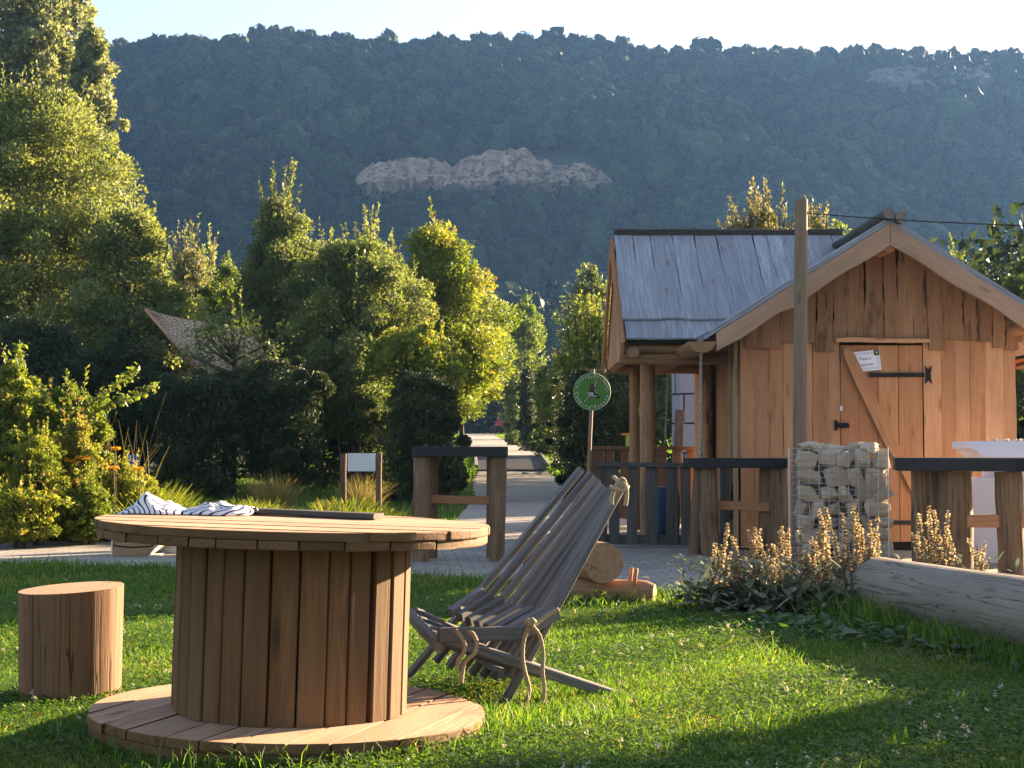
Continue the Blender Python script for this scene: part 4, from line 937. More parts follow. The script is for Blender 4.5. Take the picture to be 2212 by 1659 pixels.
# red car at the end of the path, mostly hidden behind the hedge
def car():
    Y = 113; gx = X(1095, Y); g = gz(Y); e = empty('parked_car', (gx, Y, g), 'red car parked at the far end of the path, half behind the hedge', 'car')
    M['carpaint'] = flat('red_paint', (.34, .02, .025), .25, .03, 2, .6); M['glass'] = flat('car_glass', (.03, .04, .05), .1, .1, 2, .8); M['tyre'] = flat('tyre', (.02, .02, .02), .8)
    def sec(y, w, zs): return [(gx - w, Y + y, g + zs[0]), (gx - w - .02, Y + y, g + zs[1]), (gx - w * .97, Y + y, g + zs[2]), (gx + w * .97, Y + y, g + zs[2]), (gx + w + .02, Y + y, g + zs[1]), (gx + w, Y + y, g + zs[0])]
    mb = MB(); S = [sec(0, .74, (.4, .65, .92)), sec(.12, .82, (.28, .68, 1.0)), sec(1.0, .86, (.22, .7, 1.0)), sec(2.8, .86, (.22, .7, .98)), sec(3.6, .82, (.25, .65, .85)), sec(4.0, .7, (.35, .6, .7))]
    V = [p for s in S for p in s]; fs = [[i * 6 + k, i * 6 + (k + 1) % 6, i * 6 + 6 + (k + 1) % 6, i * 6 + 6 + k] for i in range(5) for k in range(6)] + [[5, 4, 3, 2, 1, 0], [30 + k for k in range(6)]]
    mb.add(V, fs, sm=False); mb.build('body', M['carpaint'], e, bevel=.05)
    mb = MB(); C_ = [sec(.15, .74, (.98, 1.0, 1.02)), sec(.5, .62, (.98, 1.3, 1.46)), sec(2.0, .62, (.98, 1.3, 1.5)), sec(2.9, .72, (.95, .97, .99))]
    V = [p for s in C_ for p in s]; fs = [[i * 6 + k, i * 6 + (k + 1) % 6, i * 6 + 6 + (k + 1) % 6, i * 6 + 6 + k] for i in range(3) for k in range(6)] + [[5, 4, 3, 2, 1, 0], [18 + k for k in range(6)]]
    mb.add(V, fs); mb.build('cabin', M['carpaint'], e, bevel=.05)
    mb = MB(); mb.add([(gx - .58, Y + .16, g + 1.04), (gx + .58, Y + .16, g + 1.04), (gx + .5, Y + .44, g + 1.4), (gx - .5, Y + .44, g + 1.4)], [[0, 1, 2, 3]]); mb.build('rear_window', M['glass'], e)
    mb = MB(); mb.box((gx, Y - .02, g + .5), (1.62, .12, .3)); mb.build('bumper', M['tyre'], e, bevel=.04)
    mb = MB(); mb.box((gx, Y - .06, g + .78), (.5, .02, .12)); mb.build('number_plate', M['panel'], e)
    for sx in (-.76, .76):
        mb = MB(); mb.box((gx + sx * .93, Y + .02, g + .88), (.16, .1, .22)); mb.build('tail_light', M['carpaint'], e)
        for wy in (.8, 3.3): mb = MB(); mb.tube([(gx + sx - .1, Y + wy, g + .31), (gx + sx + .1, Y + wy, g + .31)], .31, 18, sm=False); mb.build('wheel', M['tyre'], e)
car()
# ------------------------------------------------------------------ the timber hut
HX0, HX1, HXC, HY = 2.25, 4.97, 3.62, 15.5
APZ, SL = 3.15, .63
hut = empty('timber_hut', (HX0, HY, 0), 'timber kiosk hut with gabled roof and a shingled side roof at the right', 'hut')
def roofz(x): return APZ - SL * abs(x - HXC)
def vboard(mb, x0, x1, za, zb0, zb1, y, th, wob, seed, seg=10, tone=None, bot=0.0, flip=False, axis='x'):
    """upright board whose long edges wander; top follows the roof line"""
    rd = random.Random(seed); so = [rd.random() * 30 for _ in range(3)]; el = er = 0; V = []; g = []
    for i in range(seg + 1):
        u = i / seg; el = el * .6 + rd.gauss(0, wob); er = er * .6 + rd.gauss(0, wob)
        a, b = x0 + el, x1 + er; z0 = za + (zb0 - za) * u; z1 = za + bot * 0 + (zb1 - za) * u
        for (xx, zz, yy) in ((a, z0, y), (b, z1, y), (b, z1, y + th), (a, z0, y + th)):
            V.append((xx, yy, zz) if axis == 'x' else (yy, xx, zz)); g.append((xx + so[0], yy + so[1], zz + so[2]))
    fs = [[i * 4 + k, i * 4 + (k + 1) % 4, i * 4 + 4 + (k + 1) % 4, i * 4 + 4 + k] for i in range(seg) for k in range(4)] + [[3, 2, 1, 0], [seg * 4 + k for k in range(4)]]
    mb.add(V, fs, g, rd.random() if tone is None else tone)
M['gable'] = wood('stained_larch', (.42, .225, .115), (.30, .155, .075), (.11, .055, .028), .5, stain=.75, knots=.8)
DX0, DX1 = X(1815, HY), X(1996, HY)
ztop = H + (970 - 738) * HY / F
# front wall, lower boards (the door's opening is left out), dark backing so that no daylight shows through the joints
mb = MB(); x = HX0; k = 0
rd = random.Random(31)
while x < HX1 - .02:
    w_ = rd.uniform(.135, .175)
    if x < DX0 and x + w_ > DX0 - .05: w_ = DX0 - x
    if DX0 - .001 <= x < DX1: x = DX1; continue
    w_ = min(w_, HX1 - x); vboard(mb, x, x + w_ - .003, .03, min(ztop + .06, roofz(x) - .06), min(ztop + .06, roofz(x + w_) - .06), HY + rd.uniform(0, .004), .025, .0018, k + 100, 14); x += w_; k += 1
mb.build('front_wall', M['larch'], hut)
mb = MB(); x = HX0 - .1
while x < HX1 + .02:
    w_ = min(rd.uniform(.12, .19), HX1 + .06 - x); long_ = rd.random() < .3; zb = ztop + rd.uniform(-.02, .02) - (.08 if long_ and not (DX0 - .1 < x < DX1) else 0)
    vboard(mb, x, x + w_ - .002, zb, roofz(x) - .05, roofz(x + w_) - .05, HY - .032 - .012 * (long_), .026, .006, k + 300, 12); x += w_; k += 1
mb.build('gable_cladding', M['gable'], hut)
mb = MB(); mb.prism([(HX0 + .03, HY + .03, .02), (HX1 - .03, HY + .03, .02), (HX1 - .03, HY + .03, roofz(HX1) - .12), (HXC, HY + .03, APZ - .14), (HX0 + .03, HY + .03, roofz(HX0) - .12)], (0, 1, 0), .02); mb.build('backing', M['dark'], hut)
# right side and back walls
mb = MB(); y = HY + .02
while y < 19.3: vboard(mb, y, y + .15, .03, 2.25, 2.25, HX1 - .03, .025, .001, int(y * 20), 4, axis='y'); y += .153
x = HX0
while x < HX1 - .1: vboard(mb, x, x + .15, .03, roofz(x) - .06, roofz(x + .15) - .06, 19.3, .025, .001, int(x * 30), 4); x += .153
mb.build('side_wall', M['larch'], hut)
# left side: waney boards, a dark red service opening, the corner post
mb = MB()
for i, (a, b, c) in enumerate(((15.53, 15.66, -.02), (15.67, 15.80, .0), (15.82, 15.93, -.03), (15.95, 16.05, -.01))): vboard(mb, a, b, .03, 2.15, 2.15, HX0 + c - .03, .03, .012, 500 + i, 16, axis='y')
mb.build('waney_cladding', M['wane'] if 'wane' in M else M.setdefault('wane', wood('waney_boards', (.55, .38, .22), (.42, .26, .14), (.09, .045, .025), .5, stain=1.0, knots=.6)), hut)
mb = MB(); y = 18.2
while y < 19.3: vboard(mb, y, y + .15, .03, 2.2, 2.2, HX0, .025, .001, int(y * 20), 4, axis='y'); y += .153
mb.build('side_wall', M['larch'], hut)
mb = MB(); y = 16.1
while y < 17.95: vboard(mb, y, y + .22, .05, 2.1, 2.1, HX0 + .09, .025, .001, int(y * 20) + 5, 4, axis='y'); y += .225
mb.build('side_door', M['larch_red'], hut)
mb = MB(); mb.log((HX0 - .02, 18.08, 0), (HX0 - .02, 18.08, 2.15), .075, seg=12, sides=16, wob=.03, knots=2, seed=4); mb.build('corner_post', [M['wane'], M['end']], hut)
# door
mbd = MB(); n = 4; xs_ = [DX0 + .008, X(1858, HY), X(1898, HY), X(1943, HY), DX1 - .006]
for i in range(4): vboard(mbd, xs_[i], xs_[i + 1] - .005, .09, ztop - .035, ztop - .035, HY + .008, .025, .0012, 700 + i, 10, tone=(.25, .05, .95, .5)[i])
door = mbd.build('door', M['larch_red'], hut)
mb = MB(); mb.plank((DX0 - .05, HY - .05, ztop + .012), (DX1 + .05, HY - .05, ztop + .004), (0, 0, 1), .035, .05, 8, .003, .1, seed=8); mb.build('door_lintel', M['larch'], hut)
for zpy in (810, 1128):
    mb = MB(); z = H + (970 - zpy) * HY / F; y = HY - .006; hx = X(1998, HY); x_ = X(1875, HY) if zpy == 810 else X(1925, HY); h = .021
    mb.prism([(x_ - .005, y, z - h), (hx, y, z - h), (hx, y, z + h), (x_ - .005, y, z + h), (x_ + .028, y, z)], (0, -1, 0), .006)
    mb.prism([(hx, y, z - .09), (hx + .035, y, z - .055), (hx + .07, y, z - .09), (hx + .06, y, z - .02), (hx + .06, y, z + .02), (hx + .07, y, z + .09), (hx + .035, y, z + .055), (hx, y, z + .09), (hx + .01, y, z + .02), (hx + .01, y, z - .02)], (0, -1, 0), .008)
    mb.build('strap_hinge', M['iron'], door)
mb = MB(); z = H + (970 - 919) * HY / F; x_ = X(1803, HY); mb.box((x_ + .012, HY - .012, z), (.03, .012, .10)); mb.box((x_ + .085, HY - .008, z), (.10, .02, .05)); mb.tube([(x_, HY - .022, z), (x_ + .14, HY - .022, z)], .009, 8); mb.tube([(x_ + .09, HY - .022, z), (x_ + .09, HY - .05, z - .005)], .007, 8)
mb.build('bolt', M['iron'], door)
mb = MB(); P_ = [(1826, 752), (1838, 765), (1868, 830), (1900, 896), (1928, 955), (1958, 1002), (1985, 1060), (2000, 1085)]; L_ = []; R_ = []
for i, (a, b) in enumerate(P_):
    wv = (.012, .07, .085, .08, .085, .08, .08, .06)[i]; p = W(a, b, HY - .05); L_.append(p + Vector((-wv, 0, -.01 * (i % 2)))); R_.append(p + Vector((wv * .45, 0, .01)))
poly = L_ + R_[::-1]
axd = (L_[-1] - L_[0]).normalized(); crs = Vector((axd.z, 0, -axd.x))
mb.prism(poly, (0, 1, 0), .024, .9, gfn=lambda v: (v.dot(crs), v.y, v.dot(axd))); mb.build('brace', M['larch'], door)
mb = MB(); c = W(1817, 882, HY - .02); mb.box(c, (.022, .015, .05), mi=0); mb.build('padlock', M['panel'], door)
# roof: main gable roof
YF, YB = 15.0, 19.6; XL, XR = 1.86, 5.45
M['roofing'] = flat('grey_roof_boards', (.10, .095, .10), .85, .25, 12, bump=.01)
roof = None
mb = MB()
for (xa, xb) in ((XL, HXC), (XR, HXC)):
    y = YF
    sgn = 1 if xb > xa else -1
    for L in range(2):                                                # two layers of boards running down the slope
        y = YF + .012 * L
        while y < YB:
            w_ = rd.uniform(.14, .2); off = .03 + .032 * L; xe = xa + sgn * (-.02 + .05 * L)
            p = Vector((xe, y + w_ / 2, roofz(xe) + off)); q = Vector((xb, y + w_ / 2, APZ + off)); mb.plank(p, q, (0, 1, 0), w_ - .004, .026, 4, .002, .1, seed=rd.random()); y += w_
roof = mb.build('roof', M['shingle'], hut)
for (xa, xb, dz) in ((X(1548, 15.0), HXC, 0), (5.5, HXC, 0)):        # barge boards
    mb = MB(); pa = Vector((xa, YF - .02, roofz(xa) - .075)); pb = Vector((HXC + (.002 if xa > HXC else -.002), YF - .02, APZ - .075)); dn = Vector((0, 0, -.1))
    V = [pa + Vector((0, 0, .085)), pb + Vector((0, 0, .085)), pb - Vector((0, 0, .125)), pa - Vector((0, 0, .10))]
    axd = (pb - pa).normalized(); crs = Vector((axd.z, 0, -axd.x))
    # the lower edge is wavy
    low = [V[3].lerp(V[2], u) + Vector((0, 0, .010 * math.sin(u * 17 + xa) + (-.03 * math.exp(-((u - .45) / .05) ** 2) if xa < HXC else 0))) for u in [k / 24 for k in range(25)]]
    mb.prism([V[0], V[1]] + low[::-1], (0, 1, 0), .035, .75 if xa > HXC else .35, gfn=lambda v: (v.dot(crs) + xa, v.y, v.dot(axd))); mb.build('barge_board', M['barge'] if 'barge' in M else M.setdefault('barge', wood('pinkish_fascia', (.48, .30, .20), (.40, .26, .18), (.2, .1, .06), .35, knots=.7, stain=.3)), hut)
mb = MB(); mb.log((HXC - .02, YF - .06, APZ + .095), (HXC - .02, YB, APZ + .095), .055, seg=10, sides=16, wob=.08, seed=2); mb.log((HXC + .09, YF - .10, APZ + .06), (HXC + .09, YB, APZ + .06), .055, seg=10, sides=16, wob=.05, seed=9); mb.build('ridge_log', [M['rail'], M['endgrey']], roof)
mb = MB(); mb.log((HXC, YF + .03, APZ - .19), (HXC, YB - .1, APZ - .19), .07, seg=6, sides=16, wob=.04, seed=6); mb.log((HX1 - .02, YF + .1, roofz(HX1) - .12), (HX1 - .02, YB - .1, roofz(HX1) - .12), .07, seg=6, sides=16, wob=.03, seed=6); mb.build('purlin', [M['larch'], M['larch']], hut)
for (xg, yg0, yg1, zg, seed) in ((X(1516, 15.0), 14.93, 19.5, W(1516, 742, 14.93).z, 4),):     # half log gutter
    mb = MB(); n = 14; V = []; g = []
    for yy in (yg0, yg1):
        for k in range(n + 1): a = math.pi + math.pi * k / n; V.append((xg + .13 * math.cos(a), yy, zg + .02 + .105 * math.sin(a))); g.append((math.cos(a) * .1, math.sin(a) * .1, yy))
    m = n + 1; mb.add(V, [[k, k + 1, m + k + 1, m + k] for k in range(n)] + [list(range(m)), [m + k for k in range(m - 1, -1, -1)], [0, m, 2 * m - 1, m - 1]], g, .4); mb.build('gutter', M['log'], hut)
# side roof with silver shingles: its slope faces the camera
RY, RZ, EY, EZ = 17.6, 3.36, 15.95, 2.10; WX0 = X(1343, 16.6)
sl = Vector((0, RY - EY, RZ - EZ))
mb = MB(); x = WX0; i = 0
for L in range(2):
    x = WX0 + .002 - .02 * L
    while x < 3.75:
        w_ = rd.uniform(.14, .25); jl = rd.uniform(-.02, .02)
        if L == 0: a, b = 0.0 + jl * .06, .4
        else: a, b = .155 + jl * .25, .985
        nrm = Vector((0, -(RZ - EZ), RY - EY)).normalized(); off = nrm * (.02 + L * .03 + rd.uniform(0, .006))
        taper = rd.uniform(-.02, .02)
        mb.plank(Vector((x + w_ / 2, EY, EZ)) + sl * a + off, Vector((x + w_ / 2, EY, EZ)) + sl * b + off, (1, 0, 0), w_ + .006, .022, 10, .0035, .12, w1=w_ - abs(taper), seed=rd.random(), tone=min(1, max(0, rd.gauss(.5, .35)))); x += w_; i += 1
x = WX0
while x < 3.7:                                                       # the rear slope
    mb.plank((x + .1, RY + (RY - EY), EZ), (x + .1, RY, RZ), (1, 0, 0), .2, .03, 2, .002, .1, seed=rd.random()); x += .205
sr = mb.build('shingle_roof', M['shingle'], hut)
mb = MB(); mb.plank((WX0 - .01, RY - .05, RZ + .035), (3.7, RY - .05, RZ + .035), (0, -.45, .9), .14, .035, 14, .004, .15, seed=4, tone=.1); mb.plank((WX0 - .01, RY + .06, RZ + .03), (3.7, RY + .06, RZ + .03), (0, .45, .9), .14, .035, 14, .004, .15, seed=5, tone=.1); mb.build('ridge_board', M['rail'], sr)
mb = MB(); mb.plank((WX0 + .03, EY + .10, EZ - .005), (2.0, EY + .10, EZ - .005), (0, 0, 1), .05, .05, 2, 0, .1, tone=.1); mb.build('eave_batten', M['iron'], hut)
mb = MB()
for sg, ye in ((1, EY - .04), (-1, 2 * RY - EY + .04)):                # gable barge boards of the side roof
    mb.plank((WX0 - .04, ye, EZ - .09), (WX0 - .04, RY, RZ - .07), (0, 0, 1), .17, .03, 4, .003, .1, seed=44, tone=.2)
mb.build('barge_board', M['larch_red'], hut)
mb = MB(); y = EY + .25
while y < 2 * RY - EY - .2: vboard(mb, y, y + .16, 1.96, RZ - .12 - abs(y - RY) * .76, RZ - .12 - abs(y + .16 - RY) * .76, WX0 + .01, .02, .001, int(y * 31), 3, axis='y'); y += .165
mb.build('gable_cladding', M['larch'], hut)
mb = MB(); mb.log((WX0 - .02, EY + .22, 2.045), (HX0, EY + .22, 2.03), .062, seg=10, sides=14, wob=.05, seed=3, knots=1); mb.log((WX0 - .05, EY + .26, 1.93), (HX0, EY + .26, 1.925), .058, seg=10, sides=14, wob=.03, seed=5); mb.build('beam', [M['log'], M['end']], hut)
mb = MB(); mb.log((WX0 + .05, 19.0, 1.98), (HX0, 19.0, 1.98), .07, seg=6, sides=14, wob=.04, seed=8); mb.log((WX0 + .08, EY + .1, 1.99), (WX0 + .08, 19.1, 1.99), .06, seg=6, sides=14, wob=.04, seed=8); mb.build('beam', [M['log'], M['end']], hut)
for (a, b, Yp, r_, sd_, kn) in ((1398, 1399, 16.75, .083, 6, 2), (1371, 1372, 18.7, .07, 9, 2)):
    mb = MB(); mb.log((X(a, Yp), Yp, .04), (X(b, Yp), Yp, 1.95), r_, r_ * .94, seg=18, sides=18, wob=.02, seed=sd_, knots=kn); mb.build('porch_post', [M['log'], M['end']], hut)
mb = MB(); c = W(1432, 775, 19.1); mb.log((c.x - .17, 19.1, c.z + .06), (c.x + .17, 19.1, c.z + .06), .06, seg=3, sides=14, wob=.04, seed=1); mb.build('gutter', [M['log'], M['end']], hut)
mb = MB(); mb.plank((HX1 + .03, 15.8, 1.80), (5.6, 15.8, 2.0), (0, 1, 0), .6, .03, 2, 0, .1, tone=.9); mb.plank((HX1 + .4, 15.3, 1.9), (HX1 + .4, 19.4, 1.9), (0, 0, 1), .1, .05, 2, 0, .1); mb.build('soffit', M['larch'], hut)
mb = MB(); mb.box((5.33, 17.6, .98), (.55, .1, 1.7)); mb.build('opening_shade', M['black'], hut)  # black slab standing in for the shade of the open side
# notices
def glyphs(txt, size, mat, parent, P, U, V, name='lettering', arc=None, thick=.0015):
    """flat letters laid out on the plane P + U*x + V*y"""
    mb = MB()
    cu = bpy.data.curves.new('txt', 'FONT'); cu.size = size; cu.resolution_u = 3
    ob = bpy.data.objects.new('txt', cu); COL.objects.link(ob)
    def mesh_of(s):
        cu.body = s; dg = bpy.context.evaluated_depsgraph_get(); dg.update(); me = bpy.data.meshes.new_from_object(ob.evaluated_get(dg)); vs = [tuple(v.co) for v in me.vertices]; fs = [list(p.vertices) for p in me.polygons]; bpy.data.meshes.remove(me); return vs, fs
    if arc is None:
        cu.align_x = 'CENTER'
        for k, line in enumerate(txt.split('\n')):
            vs, fs = mesh_of(line); mb.add([P + U * v[0] + V * (v[1] - k * size * 1.35) for v in vs], fs)
    else:
        cu.align_x = 'CENTER'; rad, items = arc
        for ch, ang in items:
            vs, fs = mesh_of(ch)
            up = Vector((-math.cos(ang), -math.sin(ang))); rt = Vector((-up.y * -1, up.x * -1)) if False else Vector((up.y, -up.x))
            # letters read counterclockwise, their feet to the rim
            for_ = Vector((math.cos(ang), math.sin(ang))) * rad
            mb.add([P + U * (for_.x + rt.x * v[0] + up.x * v[1]) + V * (for_.y + rt.y * v[0] + up.y * v[1]) for v in vs], fs)
    bpy.data.objects.remove(ob); bpy.data.curves.remove(cu)
    return mb.build(name, mat, parent)
c = W(1870, 780, HY - .012); ang = R(6); U = Vector((math.cos(ang), 0, math.sin(ang))); V_ = Vector((-math.sin(ang), 0, math.cos(ang))); e = empty('paper_notice', c, 'white paper notice with a chequered border pinned on the hut door', 'notice')
e.location = c
hw, hh = .145, .10
mb = MB(); mb.prism([c + U * -hw + V_ * -hh, c + U * hw + V_ * -hh, c + U * hw + V_ * hh, c + U * -hw + V_ * hh], (0, 1, 0), .002); mb.build('sheet', M['paper'], e)
mb = MB(); s_ = .0095
for i in range(-15, 16):
    for j in range(-10, 11):
        if (abs(i) > 11 or abs(j) > 6) and (i + j) % 2 == 0 and not (i > 9 and j > 4) and abs(i) < 15 and abs(j) < 10:
            q = c + U * (i * s_) + V_ * (j * s_) - Vector((0, .002, 0)); mb.add([q + U * -s_ * .45, q + V_ * -s_ * .45, q + U * s_ * .45, q + V_ * s_ * .45], [[0, 1, 2, 3]])
mb.build('border', M['ink'], e)
q = c + U * .115 + V_ * .072 - Vector((0, .003, 0)); mb = MB(); mb.prism([q + U * -.026 + V_ * -.026, q + U * .026 + V_ * -.026, q + U * .026 + V_ * .026, q + U * -.026 + V_ * .026], (0, 1, 0), .001)
mb.build('badge', M['inkblack'], e)
M['gold'] = flat('gold_ink', (.4, .3, .06), .6)
mb = MB(); q = q - Vector((0, .001, 0)); mb.prism([q + U * -.012 + V_ * -.012, q + U * .012 + V_ * -.012, q + U * .012 + V_ * .012, q + U * -.012 + V_ * .012], (0, 1, 0), .0005); mb.build('badge_mark', M['gold'], e)
glyphs('Pizza à\nemporter', .043, M['ink'], e, c + V_ * .012 - Vector((0, .0025, 0)) - U * .005, U, V_)
c = W(1581, 907, 15.62); c.x = HX0 - .045; e = empty('paper_notice', c, 'narrow white leaflet pinned to the waney corner boards of the hut', 'notice')
mb = MB(); mb.box(c, (.003, .10, .24)); mb.build('sheet', M['paper'], e); mb = MB(); mb.box(c + Vector((-.003, 0, .03)), (.002, .05, .06)); mb.build('picture', M['inkblack'], e)
# rain chains
def chain(a, b, label):
    e = None; mb = MB(); n = int((a - b).length / .034)
    for k in range(n):
        p = a.lerp(b, k / n); pts = [p + (Vector((math.cos(q) * .011, 0, math.sin(q) * .022)) if k % 2 else Vector((0, math.cos(q) * .011, math.sin(q) * .022))) for q in [2 * math.pi * j / 8 for j in range(9)]]
        mb.tube(pts, .0042, 5)
    tag(mb.build('rain_chain', M['wire'], origin=a), label, 'chain', 'rain chains of the hut')
chain(W(1514, 762, 15.05), W(1512, 1003, 15.05), 'rain chain hanging from the log gutter beside the hut corner')
chain(W(1442, 788, 19.0), W(1437, 960, 19.0), 'rain chain hanging in the gap between the porch posts and the tower')
# ------------------------------------------------------------------ picket fences
def fence(label, x0, x1, Y0, Y1, zt, zb, pics, mat, pw=.085, low=True, topover=.03):
    e = empty('picket_fence', (x0, Y0, 0), label, 'fence', 'low wooden fences at the porch'); f = lambda x: Y0 + (Y1 - Y0) * (x - x0) / (x1 - x0)
    mb = MB(); mb.plank((x0 - topover, Y0, zt), (x1, Y1, zt - .01), (0, 1, 0), .11, .045, 8, .003, .1, seed=5); mb.build('top_rail', mat, e)
    mb = MB(); mb.plank((x0, Y0 + .05, zb + .05), (x1, Y1 + .05, zb + .05), (0, 0, 1), .10, .035, 6, .002, .1, seed=6); mb.build('bottom_rail', mat, e)
    for i, x in enumerate(pics):
        mb = MB(); mb.plank((x, f(x), zb), (x + random.uniform(-.01, .01), f(x), zt - .025), (1, 0, 0), pw * random.uniform(.85, 1.15), .022, 6, .002, .1, seed=i + 9); mb.build('picket', mat, e)
Y = 16.1
fence('grey picket fence in front of the porch posts', X(1294, Y), X(1600, Y), Y, Y - .25, H + (970 - 1003) * Y / F, .03, [X(p, Y) for p in (1300, 1326, 1364, 1405, 1448, 1478, 1515, 1560, 1588)], M['rail'], .115)
Y = 19.6
fence('brown railing behind the porch posts, the round sign at its end', X(1276, Y), X(1520, Y), Y, Y, H + (970 - 967) * Y / F, .14, [X(p, Y) for p in (1283, 1297, 1318, 1348, 1430, 1462, 1490)], M['brownrail'], .10)
# round green camping sign on its pole
def sign():
    Y = 19.4; c = W(1279, 846, Y); rad = 40.5 * Y / F; e = empty('camping_sign', (X(1270, Y), Y, 0), 'round green sign with a climbing figure on a thin pole by the porch', 'sign')
    mb = MB(); a = W(1270, 1050, Y + .03); b = W(1281, 797, Y + .03); b0 = a + (b - a) * (-.6); mb.tube([b0, b], .024, 10); mb.build('pole', M['pole'], e)
    mb = MB(); n = 48; mb.prism([c + Vector((math.cos(2 * math.pi * k / n) * rad, 0, math.sin(2 * math.pi * k / n) * rad)) for k in range(n)], (0, 1, 0), .012); mb.build('disc', M['green'], e)
    U, V_ = Vector((1, 0, 0)), Vector((0, 0, 1)); fr = Vector((0, -.003, 0)); P = c + fr
    items = []
    def arcword(s, a0, a1):
        for k, ch in enumerate(s):
            if ch != ' ': items.append((ch, a0 + (a1 - a0) * k / (len(s) - 1)))
    arcword('Espace Camping', R(-78), R(80)); arcword('Espace Camping', R(102), R(260))
    glyphs('', .058, M['mark_white'], e, P, U, V_, arc=(rad * .90, items))
    mb = MB()
    for a in (R(91), R(-90)): q = P + U * math.cos(a) * rad * .77 + V_ * math.sin(a) * rad * .77; mb.prism([q + Vector((math.cos(t_) * .008, 0, math.sin(t_) * .008)) for t_ in [2 * math.pi * k / 10 for k in range(10)]], (0, 1, 0), .001)
    mb.tube([P + Vector((math.cos(2 * math.pi * k / 48) * rad * .985, 0, math.sin(2 * math.pi * k / 48) * rad * .985)) for k in range(49)], .0025, 4)
    mb.build('lettering_dot', M['mark_white'], e)
    # the climbing figure, flat shapes; coordinates measured on the sign, centre (770,795), radius 420
    def sh(pts, mat, name, d): mb = MB(); mb.prism([c + Vector(((x - 770) / 420 * rad, -d, (795 - y) / 420 * rad)) for x, y in pts], (0, 1, 0), .0008); mb.build(name, mat, e)
    M['brown_ink'] = flat('brown_ink', (.10, .05, .04), .7); M['grey_ink'] = flat('grey_ink', (.34, .33, .31), .7)
    sh([(905, 480), (912, 540), (885, 650), (835, 735), (808, 700), (850, 640), (875, 520)], M['inkblack'], 'figure_outline', .0030)
    sh([(895, 495), (895, 560), (865, 650), (828, 710), (812, 690), (838, 620), (862, 530)], M['grey_ink'], 'figure_arm', .0040)
    sh([(730, 640), (760, 615), (800, 625), (812, 680), (825, 740), (880, 850), (950, 935), (930, 950), (820, 930), (740, 905), (650, 1000), (590, 1035), (600, 1010), (690, 900), (700, 850), (665, 850), (668, 820), (715, 800), (715, 700)], M['inkblack'], 'figure_outline', .0032)
    sh([(740, 650), (765, 630), (790, 645), (790, 700), (785, 780), (750, 790), (735, 720)], M['brown_ink'], 'figure_hair', .0042)
    sh([(810, 735), (840, 750), (880, 815), (860, 845), (835, 800)], M['grey_ink'], 'figure_shirt', .0042)
    for pts in ([(670, 820), (715, 812), (712, 838), (675, 850)], [(718, 815), (790, 815), (810, 840), (780, 860), (735, 845)], [(740, 862), (880, 900), (870, 915), (760, 892)], [(715, 850), (745, 865), (725, 900), (700, 890)], [(672, 905), (705, 890), (712, 915), (685, 930)], [(635, 950), (662, 940), (668, 965), (645, 978)], [(590, 1010), (630, 985), (638, 1000), (600, 1022)]): sh(pts, M['panel'], 'figure_stripe', .0044)
    mb = MB(); mb.tube([c + Vector(((x - 770) / 420 * rad, -.003, (795 - y) / 420 * rad)) for x, y in ((722, 530), (738, 600), (748, 625))], .0015, 4); mb.build('figure_rope', M['inkblack'], e)
sign()
# small green box with a wooden lid behind the porch post
Y = 20.4; c = W(1360, 950, Y); e = empty('post_box', (c.x, Y, gz(Y)), 'small light green box with a wooden lid left of the porch post', 'box')
M['lightgreen'] = flat('light_green_paint', (.18, .30, .07), .5)
p = W(1352, 966, Y); q = W(1368, 940, Y); mb = MB(); mb.box(((p.x + q.x) / 2, Y, (p.z + q.z) / 2), (q.x - p.x, .14, q.z - p.z)); mb.build('case', M['lightgreen'], e, bevel=.004)
mb = MB(); mb.box(((p.x + q.x) / 2 - .02, Y, q.z + .012), (.17, .18, .024)); mb.build('lid', M['larch_red'], e); mb = MB(); mb.tube([((p.x + q.x) / 2, Y, gz(Y)), ((p.x + q.x) / 2, Y, p.z)], .03, 8); mb.build('post', M['brownrail'], e)
# mock castle tower with an orange cone roof
def tower():
    Y = 24.5; x = X(1512, Y); rad = 62 * Y / F; e = empty('play_tower', (x, Y, gz(Y)), 'grey mock stone tower with black joints seen between the porch posts', 'tower')
    t = NT('painted_blocks'); gc = t.attr('gc').outputs['Vector']
    b = t.n('ShaderNodeTexBrick', {'Vector': gc, 'Color1': (.24, .25, .29, 1), 'Color2': (.3, .31, .36, 1), 'Mortar': (.01, .01, .012, 1), 'Scale': 1.0, 'Mortar Size': .014, 'Brick Width': .42, 'Row Height': .46, 'Mortar Smooth': 0.0, 'Bias': 0.0}, offset=.5)
    M['blocks'] = t.done(b.outputs[0], .6)
    mb = MB(); n = 12; zt = W(1500, 790, Y).z; V = []; g = []
    for k in range(n):
        a0, a1 = 2 * math.pi * k / n + .2, 2 * math.pi * (k + 1) / n + .2; L = 2 * rad * math.sin(math.pi / n)
        vs = [(x + rad * math.cos(a0), Y + rad * math.sin(a0), gz(Y) - .1), (x + rad * math.cos(a1), Y + rad * math.sin(a1), gz(Y) - .1), (x + rad * math.cos(a1), Y + rad * math.sin(a1), zt), (x + rad * math.cos(a0), Y + rad * math.sin(a0), zt)]
        mb.add(vs, [[0, 1, 2, 3]], [(k * L, 0, 0), ((k + 1) * L, 0, 0), ((k + 1) * L, zt, 0), (k * L, zt, 0)])
    mb.build('wall', M['blocks'], e)
    M['orange'] = flat('orange_roof', (.62, .13, .03), .6, .1)
    mb = MB(); V = [(x + rad * 1.12 * math.cos(2 * math.pi * k / 24), Y + rad * 1.12 * math.sin(2 * math.pi * k / 24), zt) for k in range(24)] + [(x, Y, zt + .8)]; mb.add(V, [[k, (k + 1) % 24, 24] for k in range(24)] + [list(range(23, -1, -1))]); mb.build('roof', M['orange'], e)
